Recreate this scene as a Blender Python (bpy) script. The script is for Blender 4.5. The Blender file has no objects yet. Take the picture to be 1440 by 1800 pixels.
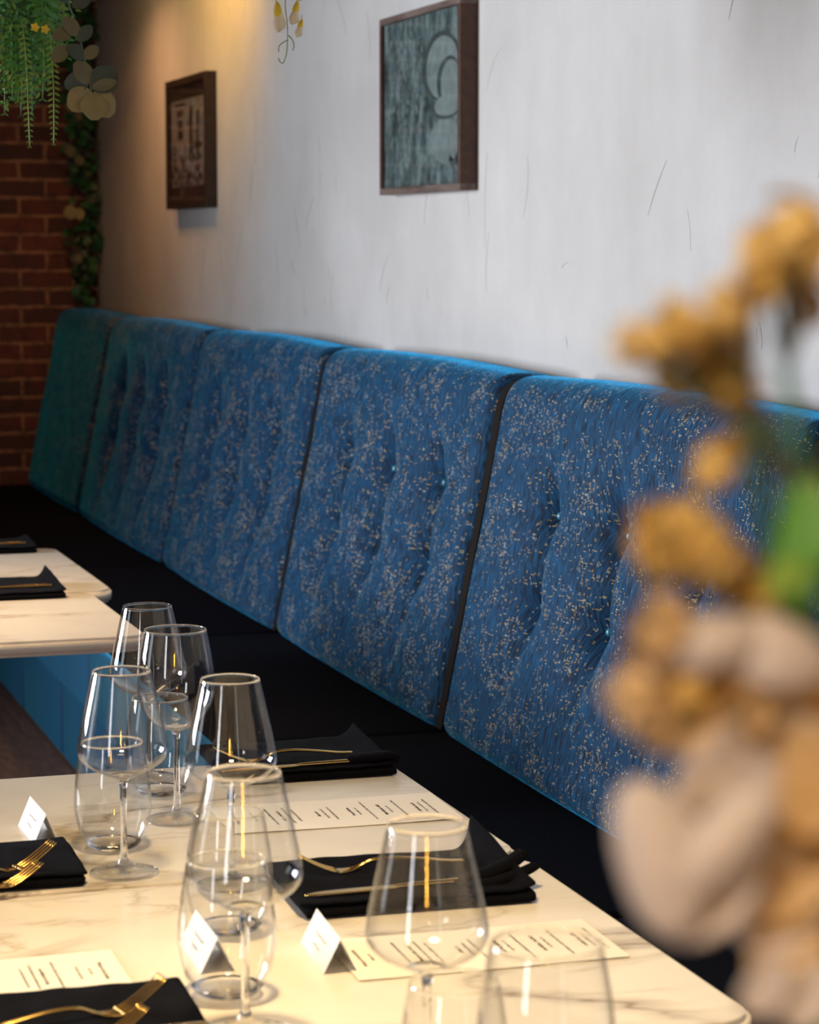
import bpy, bmesh, math, random
from mathutils import Vector, Matrix, noise

C = bpy.context.scene.collection
scene = bpy.context.scene
PI = math.pi

# ------------------------------------------------------------------ camera
cam_d = bpy.data.cameras.new('camera')
cam = bpy.data.objects.new('camera', cam_d); C.objects.link(cam)
scene.camera = cam
cam.location = (0, 0, 1.48)
cam.rotation_euler = (PI/2 - math.radians(6.3106), 0, -math.radians(17.7654))
cam_d.sensor_fit = 'VERTICAL'; cam_d.sensor_height = 36.0; cam_d.lens = 85.0
cam_d.clip_start = 0.05; cam_d.clip_end = 60
cam_d.dof.use_dof = True; cam_d.dof.focus_distance = 3.5; cam_d.dof.aperture_fstop = 8.6

# ------------------------------------------------------------------ world, lights, exposure
w = bpy.data.worlds.new('world'); scene.world = w; w.use_nodes = True
bg = w.node_tree.nodes['Background']; bg.inputs[0].default_value = (0.55, 0.7, 1.0, 1); bg.inputs[1].default_value = 0.03
scene.view_settings.view_transform = 'Standard'; scene.view_settings.look = 'None'
scene.view_settings.gamma = 1.0; scene.view_settings.use_curve_mapping = False
scene.view_settings.exposure = 0.0
cy = scene.cycles
cy.max_bounces = 20; cy.transmission_bounces = 18; cy.glossy_bounces = 6; cy.diffuse_bounces = 4
cy.transparent_max_bounces = 64
cy.use_denoising = True
cy.caustics_reflective = True; cy.caustics_refractive = True
cy.blur_glossy = 0.6; cy.sample_clamp_indirect = 8.0

def area(name, loc, target, sx, sy, power, col, spread=180):
    d = bpy.data.lights.new(name, 'AREA'); d.shape = 'RECTANGLE'; d.size = sx; d.size_y = sy
    d.energy = power; d.color = col; d.spread = math.radians(spread)
    o = bpy.data.objects.new(name, d); C.objects.link(o); o.location = loc
    v = Vector(target) - Vector(loc)
    o.rotation_euler = v.to_track_quat('-Z', 'Y').to_euler()
    return o
COOL = (0.62, 0.80, 1.0); WARM = (1.0, 0.62, 0.27)
# daylight entering through the windows of the left wall and the glazed door behind
area('window_daylight_mid', (-2.95, 6.3, 1.65), (1.9, 3.4, 1.05), 1.3, 1.6, 150, (.87, .92, 1.0), 120)
area('window_daylight_front', (-2.95, -.7, 1.65), (.3, .5, 1.4), .5, 1.6, 26, (0.93, 0.95, 1.0), 150)
area('window_daylight_near', (-2.95, 3.9, 1.65), (1.9, 3.7, 1.4), .7, 1.6, 10, (0.86, 0.92, 1.0), 150)
area('door_daylight', (1.25, -2.75, 1.5), (1.0, 4.0, 1.0), 0.35, 1.9, 5, (0.9, 0.95, 1.0))

# ------------------------------------------------------------------ material helpers
def new_mat(name):
    m = bpy.data.materials.new(name); m.use_nodes = True
    nt = m.node_tree; return m, nt, nt.nodes['Principled BSDF']
def simple(name, col, rough=0.6, metal=0.0, spec=0.5, **kw):
    m, nt, b = new_mat(name)
    n = nt.nodes.new('ShaderNodeTexNoise'); n.inputs['Scale'].default_value = kw.get('ns', 30)
    tc = nt.nodes.new('ShaderNodeTexCoord'); nt.links.new(tc.outputs['Object'], n.inputs['Vector'])
    mx = nt.nodes.new('ShaderNodeMix'); mx.data_type = 'RGBA'
    v = kw.get('var', 0.12)
    mx.inputs['A'].default_value = (*[c*(1-v) for c in col], 1); mx.inputs['B'].default_value = (*[min(1, c*(1+v)) for c in col], 1)
    nt.links.new(n.outputs['Fac'], mx.inputs['Factor']); nt.links.new(mx.outputs['Result'], b.inputs['Base Color'])
    b.inputs['Roughness'].default_value = rough; b.inputs['Metallic'].default_value = metal
    b.inputs['Specular IOR Level'].default_value = spec
    if kw.get('bump'):
        bp = nt.nodes.new('ShaderNodeBump'); bp.inputs['Strength'].default_value = kw['bump']; bp.inputs['Distance'].default_value = kw.get('bd', 0.002)
        nt.links.new(n.outputs['Fac'], bp.inputs['Height']); nt.links.new(bp.outputs['Normal'], b.inputs['Normal'])
    if kw.get('sheen'):
        b.inputs['Sheen Weight'].default_value = kw['sheen']; b.inputs['Sheen Roughness'].default_value = 0.4; b.inputs['Sheen Tint'].default_value = (*kw.get('tint', (1, 1, 1)), 1)
    if kw.get('trans'):
        b.inputs['Subsurface Weight'].default_value = kw['trans']; b.inputs['Subsurface Scale'].default_value = 0.01
    return m
def nd(nt, t, **inp):
    n = nt.nodes.new(t)
    for k, v in inp.items():
        if k in n.inputs: n.inputs[k].default_value = v
        else: setattr(n, k, v)
    return n
def L(nt, a, b): nt.links.new(a, b)
def mapping(nt, src, scale=(1, 1, 1), loc=(0, 0, 0), rot=(0, 0, 0)):
    m = nt.nodes.new('ShaderNodeMapping'); m.inputs['Scale'].default_value = scale
    m.inputs['Location'].default_value = loc; m.inputs['Rotation'].default_value = rot
    L(nt, src, m.inputs['Vector']); return m.outputs['Vector']
def ramp(nt, fac, stops):
    r = nt.nodes.new('ShaderNodeValToRGB'); e = r.color_ramp.elements
    while len(e) < len(stops): e.new(0.5)
    for i, (p, c) in enumerate(stops):
        e[i].position = p; e[i].color = (c, c, c, 1) if not isinstance(c, tuple) else (*c, 1)
    L(nt, fac, r.inputs['Fac']); return r.outputs['Color']
def mixc(nt, fac, a, b, mode='MIX'):
    m = nt.nodes.new('ShaderNodeMix'); m.data_type = 'RGBA'; m.blend_type = mode
    for s, v in (('Factor', fac), ('A', a), ('B', b)):
        if isinstance(v, (tuple, float, int)): m.inputs[s].default_value = (*v, 1) if isinstance(v, tuple) else v
        else: L(nt, v, m.inputs[s])
    return m.outputs['Result']
def math_n(nt, op, a, b=None, clamp=False):
    m = nt.nodes.new('ShaderNodeMath'); m.operation = op; m.use_clamp = clamp
    for i, v in enumerate((a, b)):
        if v is None: continue
        if isinstance(v, (int, float)): m.inputs[i].default_value = v
        else: L(nt, v, m.inputs[i])
    return m.outputs[0]
def bump(nt, b, h, strength, dist, prev=None):
    bp = nt.nodes.new('ShaderNodeBump'); bp.inputs['Strength'].default_value = strength; bp.inputs['Distance'].default_value = dist
    L(nt, h, bp.inputs['Height'])
    if prev is not None: L(nt, prev, bp.inputs['Normal'])
    L(nt, bp.outputs['Normal'], b.inputs['Normal']); return bp.outputs['Normal']

# plaster
def mat_plaster():
    m, nt, b = new_mat('rough_plaster')
    tc = nd(nt, 'ShaderNodeTexCoord').outputs['Object']
    big = nd(nt, 'ShaderNodeTexNoise', Scale=1.7, Detail=5.0, Roughness=0.6); L(nt, tc, big.inputs['Vector'])
    streak = nd(nt, 'ShaderNodeTexNoise', Scale=1.0, Detail=6.0, Roughness=0.65)
    L(nt, mapping(nt, tc, (9, 9, 1.6)), streak.inputs['Vector'])
    col = ramp(nt, big.outputs['Fac'], [(0.3, (0.50, 0.485, 0.47)), (0.7, (0.62, 0.61, 0.60))])
    col = mixc(nt, ramp(nt, streak.outputs['Fac'], [(0.45, 0.0), (0.8, 0.35)]), col, (0.50, 0.48, 0.47))
    # short hairline nicks
    vor = nd(nt, 'ShaderNodeTexNoise', Scale=1.0, Detail=3.0, Roughness=0.7)
    L(nt, mapping(nt, tc, (150, 150, 22), rot=(0.12, 0, 0)), vor.inputs['Vector'])
    nick = math_n(nt, 'GREATER_THAN', vor.outputs['Fac'], 0.72)
    col = mixc(nt, math_n(nt, 'MULTIPLY', nick, 0.30), col, (0.36, 0.31, 0.27))
    L(nt, col, b.inputs['Base Color']); b.inputs['Roughness'].default_value = 0.75
    b.inputs['Specular IOR Level'].default_value = 0.3
    fine = nd(nt, 'ShaderNodeTexNoise', Scale=26.0, Detail=6.0, Roughness=0.65); L(nt, tc, fine.inputs['Vector'])
    p = bump(nt, b, fine.outputs['Fac'], 0.35, 0.006)
    p = bump(nt, b, streak.outputs['Fac'], 0.25, 0.008, p)
    return m
def mat_brick():
    m, nt, b = new_mat('old_red_brick')
    tc = nd(nt, 'ShaderNodeTexCoord').outputs['Object']
    sx = nd(nt, 'ShaderNodeSeparateXYZ'); L(nt, tc, sx.inputs[0])
    cb = nd(nt, 'ShaderNodeCombineXYZ'); L(nt, sx.outputs['X'], cb.inputs['X']); L(nt, sx.outputs['Z'], cb.inputs['Y'])
    dn = nd(nt, 'ShaderNodeTexNoise', Scale=18.0, Detail=3.0); L(nt, cb.outputs[0], dn.inputs['Vector'])
    va = nd(nt, 'ShaderNodeVectorMath', operation='MULTIPLY_ADD'); L(nt, dn.outputs['Color'], va.inputs[0])
    va.inputs[1].default_value = (0.012, 0.012, 0); L(nt, cb.outputs[0], va.inputs[2])
    br = nd(nt, 'ShaderNodeTexBrick', Scale=1.0); br.offset = 0.5
    br.inputs['Brick Width'].default_value = 0.225; br.inputs['Row Height'].default_value = 0.0765
    br.inputs['Mortar Size'].default_value = 0.009; br.inputs['Mortar Smooth'].default_value = 0.35
    br.inputs['Color1'].default_value = (0.19, 0.055, 0.035, 1); br.inputs['Color2'].default_value = (0.075, 0.032, 0.028, 1)
    br.inputs['Mortar'].default_value = (0.40, 0.20, 0.11, 1); br.inputs['Bias'].default_value = -0.1
    L(nt, va.outputs[0], br.inputs['Vector'])
    no = nd(nt, 'ShaderNodeTexNoise', Scale=22.0, Detail=5.0); L(nt, tc, no.inputs['Vector'])
    col = mixc(nt, ramp(nt, no.outputs['Fac'], [(0.45, 0.0), (0.7, 0.7)]), br.outputs['Color'], (0.05, 0.03, 0.03))
    L(nt, col, b.inputs['Base Color']); b.inputs['Roughness'].default_value = 0.85
    p = bump(nt, b, math_n(nt, 'SUBTRACT', 1.0, br.outputs['Fac']), 0.8, 0.008)
    bump(nt, b, no.outputs['Fac'], 0.4, 0.004, p)
    return m
def mat_fabric():
    m, nt, b = new_mat('blue_flecked_boucle')
    tc = nd(nt, 'ShaderNodeTexCoord').outputs['Object']
    # weave coordinates: along the bench, and up and over the cushion
    wv = nd(nt, 'ShaderNodeTexCoord').outputs['UV']
    streak = nd(nt, 'ShaderNodeTexNoise', Scale=1.0, Detail=4.0, Roughness=0.7)
    L(nt, mapping(nt, wv, (230, 26, 1)), streak.inputs['Vector'])
    soft = nd(nt, 'ShaderNodeTexNoise', Scale=7.0, Detail=3.0); L(nt, tc, soft.inputs['Vector'])
    col = ramp(nt, streak.outputs['Fac'], [(0.42, (0.0005, 0.004, 0.012)), (0.50, (0.0018, 0.034, 0.090)), (0.62, (0.005, 0.082, 0.195))])
    col = mixc(nt, ramp(nt, soft.outputs['Fac'], [(0.3, 0.35), (0.7, 0.0)]), col, (0.006, 0.045, 0.115))
    clus = nd(nt, 'ShaderNodeTexNoise', Scale=13.0, Detail=3.0, Roughness=0.65); L(nt, tc, clus.inputs['Vector'])
    cl = ramp(nt, clus.outputs['Fac'], [(0.43, 0.004), (0.70, 0.135)])
    fl = None
    for sc_, off, rr_ in [((75, 480, 1), (0, 0, 0), 0.33), ((520, 95, 1), (5, 2, 7), 0.32), ((240, 260, 1), (2, 9, 3), .30)]:
        n = nd(nt, 'ShaderNodeTexVoronoi', Scale=1.0); n.feature = 'F1'; n.voronoi_dimensions = '2D'; L(nt, mapping(nt, wv, sc_, off), n.inputs['Vector'])
        sp_ = nd(nt, 'ShaderNodeSeparateColor'); L(nt, n.outputs['Color'], sp_.inputs[0])
        g = math_n(nt, 'MULTIPLY', math_n(nt, 'LESS_THAN', sp_.outputs[0], cl), math_n(nt, 'LESS_THAN', n.outputs['Distance'], rr_))
        fl = g if fl is None else math_n(nt, 'MAXIMUM', fl, g)
    fc = nd(nt, 'ShaderNodeTexNoise', Scale=90.0); L(nt, tc, fc.inputs['Vector'])
    fcol = ramp(nt, fc.outputs['Fac'], [(0.38, (0.52, 0.30, 0.06)), (0.53, (0.62, 0.48, 0.18)), (0.66, (0.60, 0.62, 0.58))])
    col = mixc(nt, math_n(nt, 'MULTIPLY', fl, 0.92), col, fcol)
    L(nt, col, b.inputs['Base Color']); b.inputs['Roughness'].default_value = 0.8
    b.inputs['Specular IOR Level'].default_value = 0.25
    sh = nd(nt, 'ShaderNodeBsdfSheen'); sh.inputs['Roughness'].default_value = 0.30
    L(nt, mixc(nt, ramp(nt, streak.outputs['Fac'], [(0.38, 0.0), (0.56, 1.0)]), (0.002, 0.05, 0.13), (0.008, 0.50, 1.0)), sh.inputs['Color'])
    ad = nd(nt, 'ShaderNodeAddShader'); L(nt, b.outputs[0], ad.inputs[0]); L(nt, sh.outputs[0], ad.inputs[1])
    L(nt, ad.outputs[0], nt.nodes['Material Output'].inputs['Surface'])
    h = math_n(nt, 'ADD', streak.outputs['Fac'], math_n(nt, 'MULTIPLY', fl, 0.8))
    nn = bump(nt, b, h, 0.35, 0.002); L(nt, nn, sh.inputs['Normal'])
    return m
def mat_marble():
    m, nt, b = new_mat('cream_marble')
    tc = nd(nt, 'ShaderNodeTexCoord').outputs['Object']
    oi = nd(nt, 'ShaderNodeObjectInfo')
    va = nd(nt, 'ShaderNodeVectorMath', operation='MULTIPLY_ADD'); L(nt, oi.outputs['Random'], va.inputs[0])
    va.inputs[1].default_value = (17, 31, 5); L(nt, tc, va.inputs[2])
    v = va.outputs[0]
    def vein(scale, rot, th, dist, seed):
        n = nd(nt, 'ShaderNodeTexNoise', Scale=scale, Detail=5.0, Roughness=0.55, Distortion=dist)
        L(nt, mapping(nt, v, (1.0, 2.2, 1), (seed, seed*2, 0), (0, 0, rot)), n.inputs['Vector'])
        d = math_n(nt, 'ABSOLUTE', math_n(nt, 'SUBTRACT', n.outputs['Fac'], 0.5))
        return ramp(nt, d, [(0.0, 1.0), (th, 0.45), (th*5, 0.0)])
    g = nd(nt, 'ShaderNodeTexNoise', Scale=2.6, Detail=2.0); L(nt, v, g.inputs['Vector'])
    gate = ramp(nt, g.outputs['Fac'], [(0.46, 0.0), (0.58, 1.0)])
    v1 = mixc(nt, 1.0, vein(1.5, 0.5, 0.010, 0.4, 2.0), gate, 'MULTIPLY')
    v2 = mixc(nt, 1.0, vein(3.1, 0.8, 0.008, 0.6, 7.0), gate, 'MULTIPLY')
    cloud = nd(nt, 'ShaderNodeTexNoise', Scale=5.0, Detail=4.0); L(nt, v, cloud.inputs['Vector'])
    col = ramp(nt, cloud.outputs['Fac'], [(0.35, (0.80, 0.74, 0.66)), (0.6, (0.86, 0.81, 0.73))])
    col = mixc(nt, v1, col, (0.28, 0.21, 0.14))
    col = mixc(nt, mixc(nt, 1.0, v2, (0.55, 0.55, 0.55), 'MULTIPLY'), col, (0.42, 0.33, 0.22))
    L(nt, col, b.inputs['Base Color']); b.inputs['Roughness'].default_value = 0.22
    b.inputs['Specular IOR Level'].default_value = 0.4
    return m
def mat_glass():
    m, nt, b = new_mat('clear_glass')
    nt.nodes.remove(b)
    g = nd(nt, 'ShaderNodeBsdfGlass', IOR=1.48, Roughness=0.0); g.inputs['Color'].default_value = (1, 1, 1, 1)
    L(nt, g.outputs[0], nt.nodes['Material Output'].inputs['Surface']); return m
def mat_thin_glass():
    # blown wall too thin to bend what is seen through it: clear transmission plus Fresnel reflection
    m, nt, b = new_mat('thin_blown_glass')
    nt.nodes.remove(b)
    t = nd(nt, 'ShaderNodeBsdfTransparent'); t.inputs[0].default_value = (0.985, 0.988, 0.99, 1)
    g = nd(nt, 'ShaderNodeBsdfGlossy'); g.inputs['Roughness'].default_value = 0.02
    lw = nd(nt, 'ShaderNodeLayerWeight', Blend=0.5); mx = nd(nt, 'ShaderNodeMixShader')
    sch = math_n(nt, 'ADD', math_n(nt, 'MULTIPLY', math_n(nt, 'POWER', lw.outputs['Facing'], 4.0), 0.90), 0.035)
    L(nt, sch, mx.inputs[0]); L(nt, t.outputs[0], mx.inputs[1]); L(nt, g.outputs[0], mx.inputs[2])
    L(nt, mx.outputs[0], nt.nodes['Material Output'].inputs['Surface']); return m
def mat_emit(name, col, s):
    m, nt, b = new_mat(name)
    b.inputs['Emission Color'].default_value = (*col, 1); b.inputs['Emission Strength'].default_value = s
    b.inputs['Base Color'].default_value = (*col, 1); return m
def mat_wood(name, a, bcol):
    m, nt, b = new_mat(name)
    tc = nd(nt, 'ShaderNodeTexCoord').outputs['Object']
    n = nd(nt, 'ShaderNodeTexNoise', Scale=1.0, Detail=5.0, Roughness=0.6); L(nt, mapping(nt, tc, (60, 8, 60)), n.inputs['Vector'])
    L(nt, ramp(nt, n.outputs['Fac'], [(0.35, a), (0.65, bcol)]), b.inputs['Base Color'])
    b.inputs['Roughness'].default_value = 0.5; bump(nt, b, n.outputs['Fac'], 0.3, 0.001); return m
def mat_art_bottle():
    # grey-green monochrome print: soft vertical blossom mottling
    m, nt, b = new_mat('faded_green_print')
    tc = nd(nt, 'ShaderNodeTexCoord').outputs['Object']
    a = nd(nt, 'ShaderNodeTexNoise', Scale=16.0, Detail=5.0, Roughness=0.6); L(nt, mapping(nt, tc, (1, 1.6, .7)), a.inputs['Vector'])
    c = nd(nt, 'ShaderNodeTexNoise', Scale=60.0, Detail=3.0); L(nt, tc, c.inputs['Vector'])
    f = math_n(nt, 'ADD', math_n(nt, 'MULTIPLY', a.outputs['Fac'], 0.75), math_n(nt, 'MULTIPLY', c.outputs['Fac'], 0.25))
    L(nt, ramp(nt, f, [(0.38, (0.035, 0.070, 0.075)), (0.50, (0.13, 0.21, 0.215)), (0.60, (0.30, 0.41, 0.41))]), b.inputs['Base Color'])
    b.inputs['Roughness'].default_value = 0.5; return m
def mat_art_shop():
    m, nt, b = new_mat('monochrome_print')
    tc = nd(nt, 'ShaderNodeTexCoord').outputs['Object']
    a = nd(nt, 'ShaderNodeTexNoise', Scale=1.0, Detail=4.0, Roughness=0.7); L(nt, mapping(nt, tc, (30, 26, 20)), a.inputs['Vector'])
    s = nd(nt, 'ShaderNodeSeparateXYZ'); L(nt, tc, s.inputs[0])
    low = math_n(nt, 'MULTIPLY', math_n(nt, 'ADD', s.outputs['Z'], 0.05), -1.2, True)
    f = math_n(nt, 'SUBTRACT', a.outputs['Fac'], low)
    L(nt, ramp(nt, f, [(0.34, (0.05, 0.045, 0.045)), (0.46, (0.50, 0.46, 0.42))]), b.inputs['Base Color'])
    b.inputs['Roughness'].default_value = 0.5; return m

M = {}
M['plaster'] = mat_plaster(); M['brick'] = mat_brick(); M['fabric'] = mat_fabric(); M['marble'] = mat_marble(); M['glass'] = mat_glass(); M['thin'] = mat_thin_glass()
M['ceil'] = simple('dark_ceiling_paint', (0.10, 0.075, 0.055), 0.9)
M['floor'] = mat_wood('brown_floor_boards', (0.10, 0.05, 0.03), (0.17, 0.09, 0.055))
M['scratch'] = simple('plaster_scratch', (0.33, 0.28, 0.24), 0.8)
M['brownwall'] = simple('brown_painted_plaster', (0.22, 0.16, 0.11), 0.8, bump=0.2)
M['seat'] = simple('black_seat_fabric', (0.0045, 0.005, 0.0085), 0.95, ns=260, var=0.6, bump=0.6, bd=0.001, spec=0.06)
M['velvet'] = simple('plain_blue_velvet', (0.003, 0.045, 0.105), 0.7, ns=120, var=0.2, sheen=0.9, spec=0.25, tint=(.08, .5, .85))
M['black'] = simple('black_piping_fabric', (0.010, 0.007, 0.006), 0.9, spec=0.15)
M['napkin'] = simple('black_napkin_linen', (0.003, 0.003, 0.0048), 0.9, ns=420, var=0.6, bump=0.6, bd=0.0008, sheen=0.01, spec=0.05)
M['gold'] = simple('polished_gold_metal', (0.95, 0.62, 0.20), 0.16, 1.0, ns=60, var=0.06)
M['steel'] = simple('brushed_dark_metal', (0.05, 0.05, 0.05), 0.4, 0.9)
M['blackmetal'] = simple('black_painted_metal', (0.008, 0.007, 0.009), 0.5)
M['button'] = simple('glossy_lit_blue_button', (0.06, 0.27, 0.38), 0.18, ns=20, spec=0.9)  # highlight brightness is put into the base blue
M['paper'] = simple('white_menu_paper', (0.90, 0.86, 0.80), 0.7, ns=8, var=0.02)
M['card'] = simple('white_card', (0.86, 0.86, 0.86), 0.7, ns=8, var=0.02)
M['ink'] = simple('grey_brown_ink', (0.11, 0.08, 0.065), 0.8)
M['inkbold'] = simple('dark_brown_ink', (0.07, 0.035, 0.02), 0.8)
M['inksoft'] = simple('pale_grey_ink', (0.45, 0.43, 0.43), 0.8)
M['frame1'] = mat_wood('dark_brown_wood', (0.012, 0.006, 0.005), (0.03, 0.013, 0.009))
M['frame2'] = mat_wood('walnut_wood', (0.085, 0.055, 0.044), (0.19, 0.14, 0.118))
M['frameside'] = mat_wood('red_brown_wood', (0.050, 0.018, 0.010), (0.085, 0.032, 0.018))
M['mount'] = simple('black_mount_board', (0.018, 0.013, 0.014), 0.8)
M['art1'] = mat_art_shop(); M['art2'] = mat_art_bottle()
M['artpale'] = simple('pale_green_print_tone', (0.30, 0.39, 0.39), 0.6, ns=38, var=0.45)
M['artdark'] = simple('dark_green_print_tone', (0.06, 0.10, 0.105), 0.6, ns=25, var=0.3)
M['printblack'] = simple('black_print_tone', (0.035, 0.03, 0.03), 0.6, ns=40, var=0.4)
def leaf_mat(name, c, t=0.3):
    m = simple(name, c, 0.5, ns=40, var=0.25)
    b = m.node_tree.nodes['Principled BSDF']; return m
M['leafa'] = leaf_mat('bright_green_leaf', (0.07, 0.25, 0.03)); M['leafb'] = leaf_mat('yellow_green_leaf', (0.20, 0.33, 0.045))
M['leafc'] = leaf_mat('deep_green_leaf', (0.022, 0.11, 0.035)); M['leafd'] = leaf_mat('olive_leaf', (0.13, 0.115, 0.05))
M['leafgrey'] = leaf_mat('grey_green_leaf', (0.045, 0.065, 0.045)); M['leafpale'] = leaf_mat('pale_khaki_leaf', (0.27, 0.22, 0.09))
M['leafmint'] = leaf_mat('mint_green_leaf', (0.10, 0.30, 0.09))
M['yellow'] = leaf_mat('yellow_petal', (0.80, 0.58, 0.03)); M['cream'] = leaf_mat('cream_petal', (0.80, 0.70, 0.50))
M['fern'] = leaf_mat('fern_leaf', (0.07, 0.25, 0.05)); M['vine'] = leaf_mat('vine_stem', (0.09, 0.10, 0.05))
M['ochre'] = leaf_mat('ochre_dried_petal', (0.74, 0.52, 0.17)); M['ochred'] = leaf_mat('brown_ochre_dried_petal', (0.42, 0.26, 0.05))
M['bloom'] = leaf_mat('blush_cream_petal', (0.56, 0.49, 0.455)); M['bloomtan'] = leaf_mat('tan_dried_petal', (0.55, 0.37, 0.18))
M['brass'] = simple('aged_brass', (0.5, 0.35, 0.15), 0.35, 1.0)
M['warmbulb'] = mat_emit('warm_filament_glow', (1.0, 0.50, 0.06), 110)
M['downglow'] = mat_emit('downlight_glow', (1.0, 0.66, 0.32), 8)
M['ceramic'] = simple('white_ceramic', (0.75, 0.72, 0.68), 0.3)

# ------------------------------------------------------------------ object helpers
def link(name, me, mat, parent=None, smooth=True):
    o = bpy.data.objects.new(name, me); C.objects.link(o)
    for m in (mat if isinstance(mat, (list, tuple)) else [mat]): me.materials.append(m)
    if parent is not None: o.parent = parent
    if smooth:
        for p in me.polygons: p.use_smooth = True
    return o
def from_data(name, vs, fs, mat, parent=None, smooth=True):
    me = bpy.data.meshes.new(name); me.from_pydata([tuple(v) for v in vs], [], fs); me.update()
    return link(name, me, mat, parent, smooth)
def from_bm(name, bm, mat, parent=None, smooth=False):
    bmesh.ops.recalc_face_normals(bm, faces=bm.faces)
    me = bpy.data.meshes.new(name); bm.to_mesh(me); bm.free()
    return link(name, me, mat, parent, smooth)
def empty(name, loc, rz=0):
    o = bpy.data.objects.new(name, None); C.objects.link(o); o.location = loc; o.rotation_euler = (0, 0, rz)
    o.empty_display_size = 0.05
    return o
def tag(o, label=None, cat=None, group=None, kind=None):
    if label: o['label'] = label
    if cat: o['category'] = cat
    if group: o['group'] = group
    if kind: o['kind'] = kind
    return o
def copy_tree(o, parent=None):
    c = o.copy(); C.objects.link(c)
    if parent is not None: c.parent = parent
    for ch in [x for x in C.objects if x.parent == o]: copy_tree(ch, c)
    return c
def add_box(bm, x0, x1, y0, y1, z0, z1, bev=0.0, seg=2):
    r = bmesh.ops.create_cube(bm, size=1.0); vs = r['verts']
    bmesh.ops.scale(bm, vec=(x1-x0, y1-y0, z1-z0), verts=vs)
    bmesh.ops.translate(bm, vec=((x0+x1)/2, (y0+y1)/2, (z0+z1)/2), verts=vs)
    if bev:
        es = list({e for v in vs for e in v.link_edges})
        bmesh.ops.bevel(bm, geom=es, offset=bev, segments=seg, affect='EDGES', profile=0.5)
def box(name, x0, x1, y0, y1, z0, z1, mat, parent=None, bev=0.0, seg=2):
    bm = bmesh.new(); add_box(bm, x0, x1, y0, y1, z0, z1, bev, seg)
    return from_bm(name, bm, mat, parent, smooth=False)
def lathe_data(prof, n=48):
    vs, fs = [], []; rows = []
    for r, z in prof:
        if r < 1e-6: rows.append([len(vs)]); vs.append((0, 0, z))
        else:
            rows.append(list(range(len(vs), len(vs)+n)))
            for i in range(n):
                a = 2*PI*i/n; vs.append((r*math.cos(a), r*math.sin(a), z))
    for a, b in zip(rows, rows[1:]):
        for i in range(n):
            j = (i+1) % n
            if len(a) == 1: fs.append((a[0], b[j], b[i]))
            elif len(b) == 1: fs.append((a[i], a[j], b[0]))
            else: fs.append((a[i], a[j], b[j], b[i]))
    return vs, fs
def lathe(name, prof, mat, parent=None, n=48):
    vs, fs = lathe_data(prof, n)
    me = bpy.data.meshes.new(name); me.from_pydata(vs, [], fs); me.update()
    bm = bmesh.new(); bm.from_mesh(me); bmesh.ops.recalc_face_normals(bm, faces=bm.faces); bm.to_mesh(me); bm.free()
    return link(name, me, mat, parent, True)
def smooth_profile(pts, sub=5):
    out = []
    for i in range(len(pts)-1):
        p0 = pts[max(0, i-1)]; p1 = pts[i]; p2 = pts[i+1]; p3 = pts[min(len(pts)-1, i+2)]
        for k in range(sub):
            t = k/sub
            out.append(tuple(0.5*((2*p1[j]) + (-p0[j]+p2[j])*t + (2*p0[j]-5*p1[j]+4*p2[j]-p3[j])*t*t + (-p0[j]+3*p1[j]-3*p2[j]+p3[j])*t**3) for j in range(len(p1))))
    out.append(tuple(pts[-1])); return out
def tube_data(path, rad, n=8, flat=None):
    """swept tube along points; rad number or list; flat=(w,t) list gives an elliptical section in xy/z"""
    path = [Vector(p) for p in path]; vs, fs = [], []
    for i, p in enumerate(path):
        d = (path[min(i+1, len(path)-1)] - path[max(i-1, 0)]).normalized()
        up = Vector((0, 0, 1)) if abs(d.z) < 0.95 else Vector((1, 0, 0))
        s = d.cross(up).normalized(); u = s.cross(d).normalized()
        if flat: rw, rt = flat[i]
        else: rw = rt = rad[i] if isinstance(rad, (list, tuple)) else rad
        for k in range(n):
            a = 2*PI*k/n; vs.append(p + s*rw*math.cos(a) + u*rt*math.sin(a))
    for i in range(len(path)-1):
        for k in range(n):
            j = (k+1) % n; fs.append((i*n+k, i*n+j, (i+1)*n+j, (i+1)*n+k))
    fs.append(tuple(range(n))[::-1]); fs.append(tuple((len(path)-1)*n+k for k in range(n)))
    return vs, fs
def tube(name, path, rad, mat, parent=None, n=8, flat=None):
    vs, fs = tube_data(path, rad, n, flat); return from_data(name, vs, fs, mat, parent)
class MB:
    def __init__(s): s.v = []; s.f = []
    def add(s, vs, fs):
        o = len(s.v); s.v += [tuple(v) for v in vs]; s.f += [tuple(i+o for i in f) for f in fs]
    def build(s, name, mat, parent=None, smooth=True): return from_data(name, s.v, s.f, mat, parent, smooth)

# ------------------------------------------------------------------ setting
def struct(o, label=None): o['kind'] = 'structure'; return o
XW = 1.90; YB = 10.30
fl = struct(box('floor', -3.1, XW+.1, -3.1, YB+.1, -0.1, 0, M['floor']))
struct(box('ceiling', -3.1, XW+.1, -3.1, YB+.1, 3.0, 3.1, M['ceil']))
struct(box('wall_right', XW, XW+.12, -3.1, YB, 0, 3.0, M['plaster']))
rs = random.Random(5); sm = MB()
for _ in range(95):
    y = rs.uniform(3.2, 8.5); z = rs.uniform(1.2, 2.35); ln = rs.choice((.03, .05, .08, .14, .22)); a = rs.gauss(0, .38); bend = rs.uniform(-.5, .5)
    P = [(XW-.0002, y+ln*f*math.sin(a+bend*f), z+ln*f*math.cos(a+bend*f)) for f in (0, .2, .4, .6, .8, 1)]
    wd = rs.uniform(.0003, .0009)
    v, f = tube_data(P, None, 5, [(wd*(.3+math.sin(PI*min(.95, max(.05, i/5)))), .0003) for i in range(6)]); sm.add(v, f)
sm.build('trowel_scratches', M['scratch'], bpy.data.objects['wall_right'])
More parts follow.
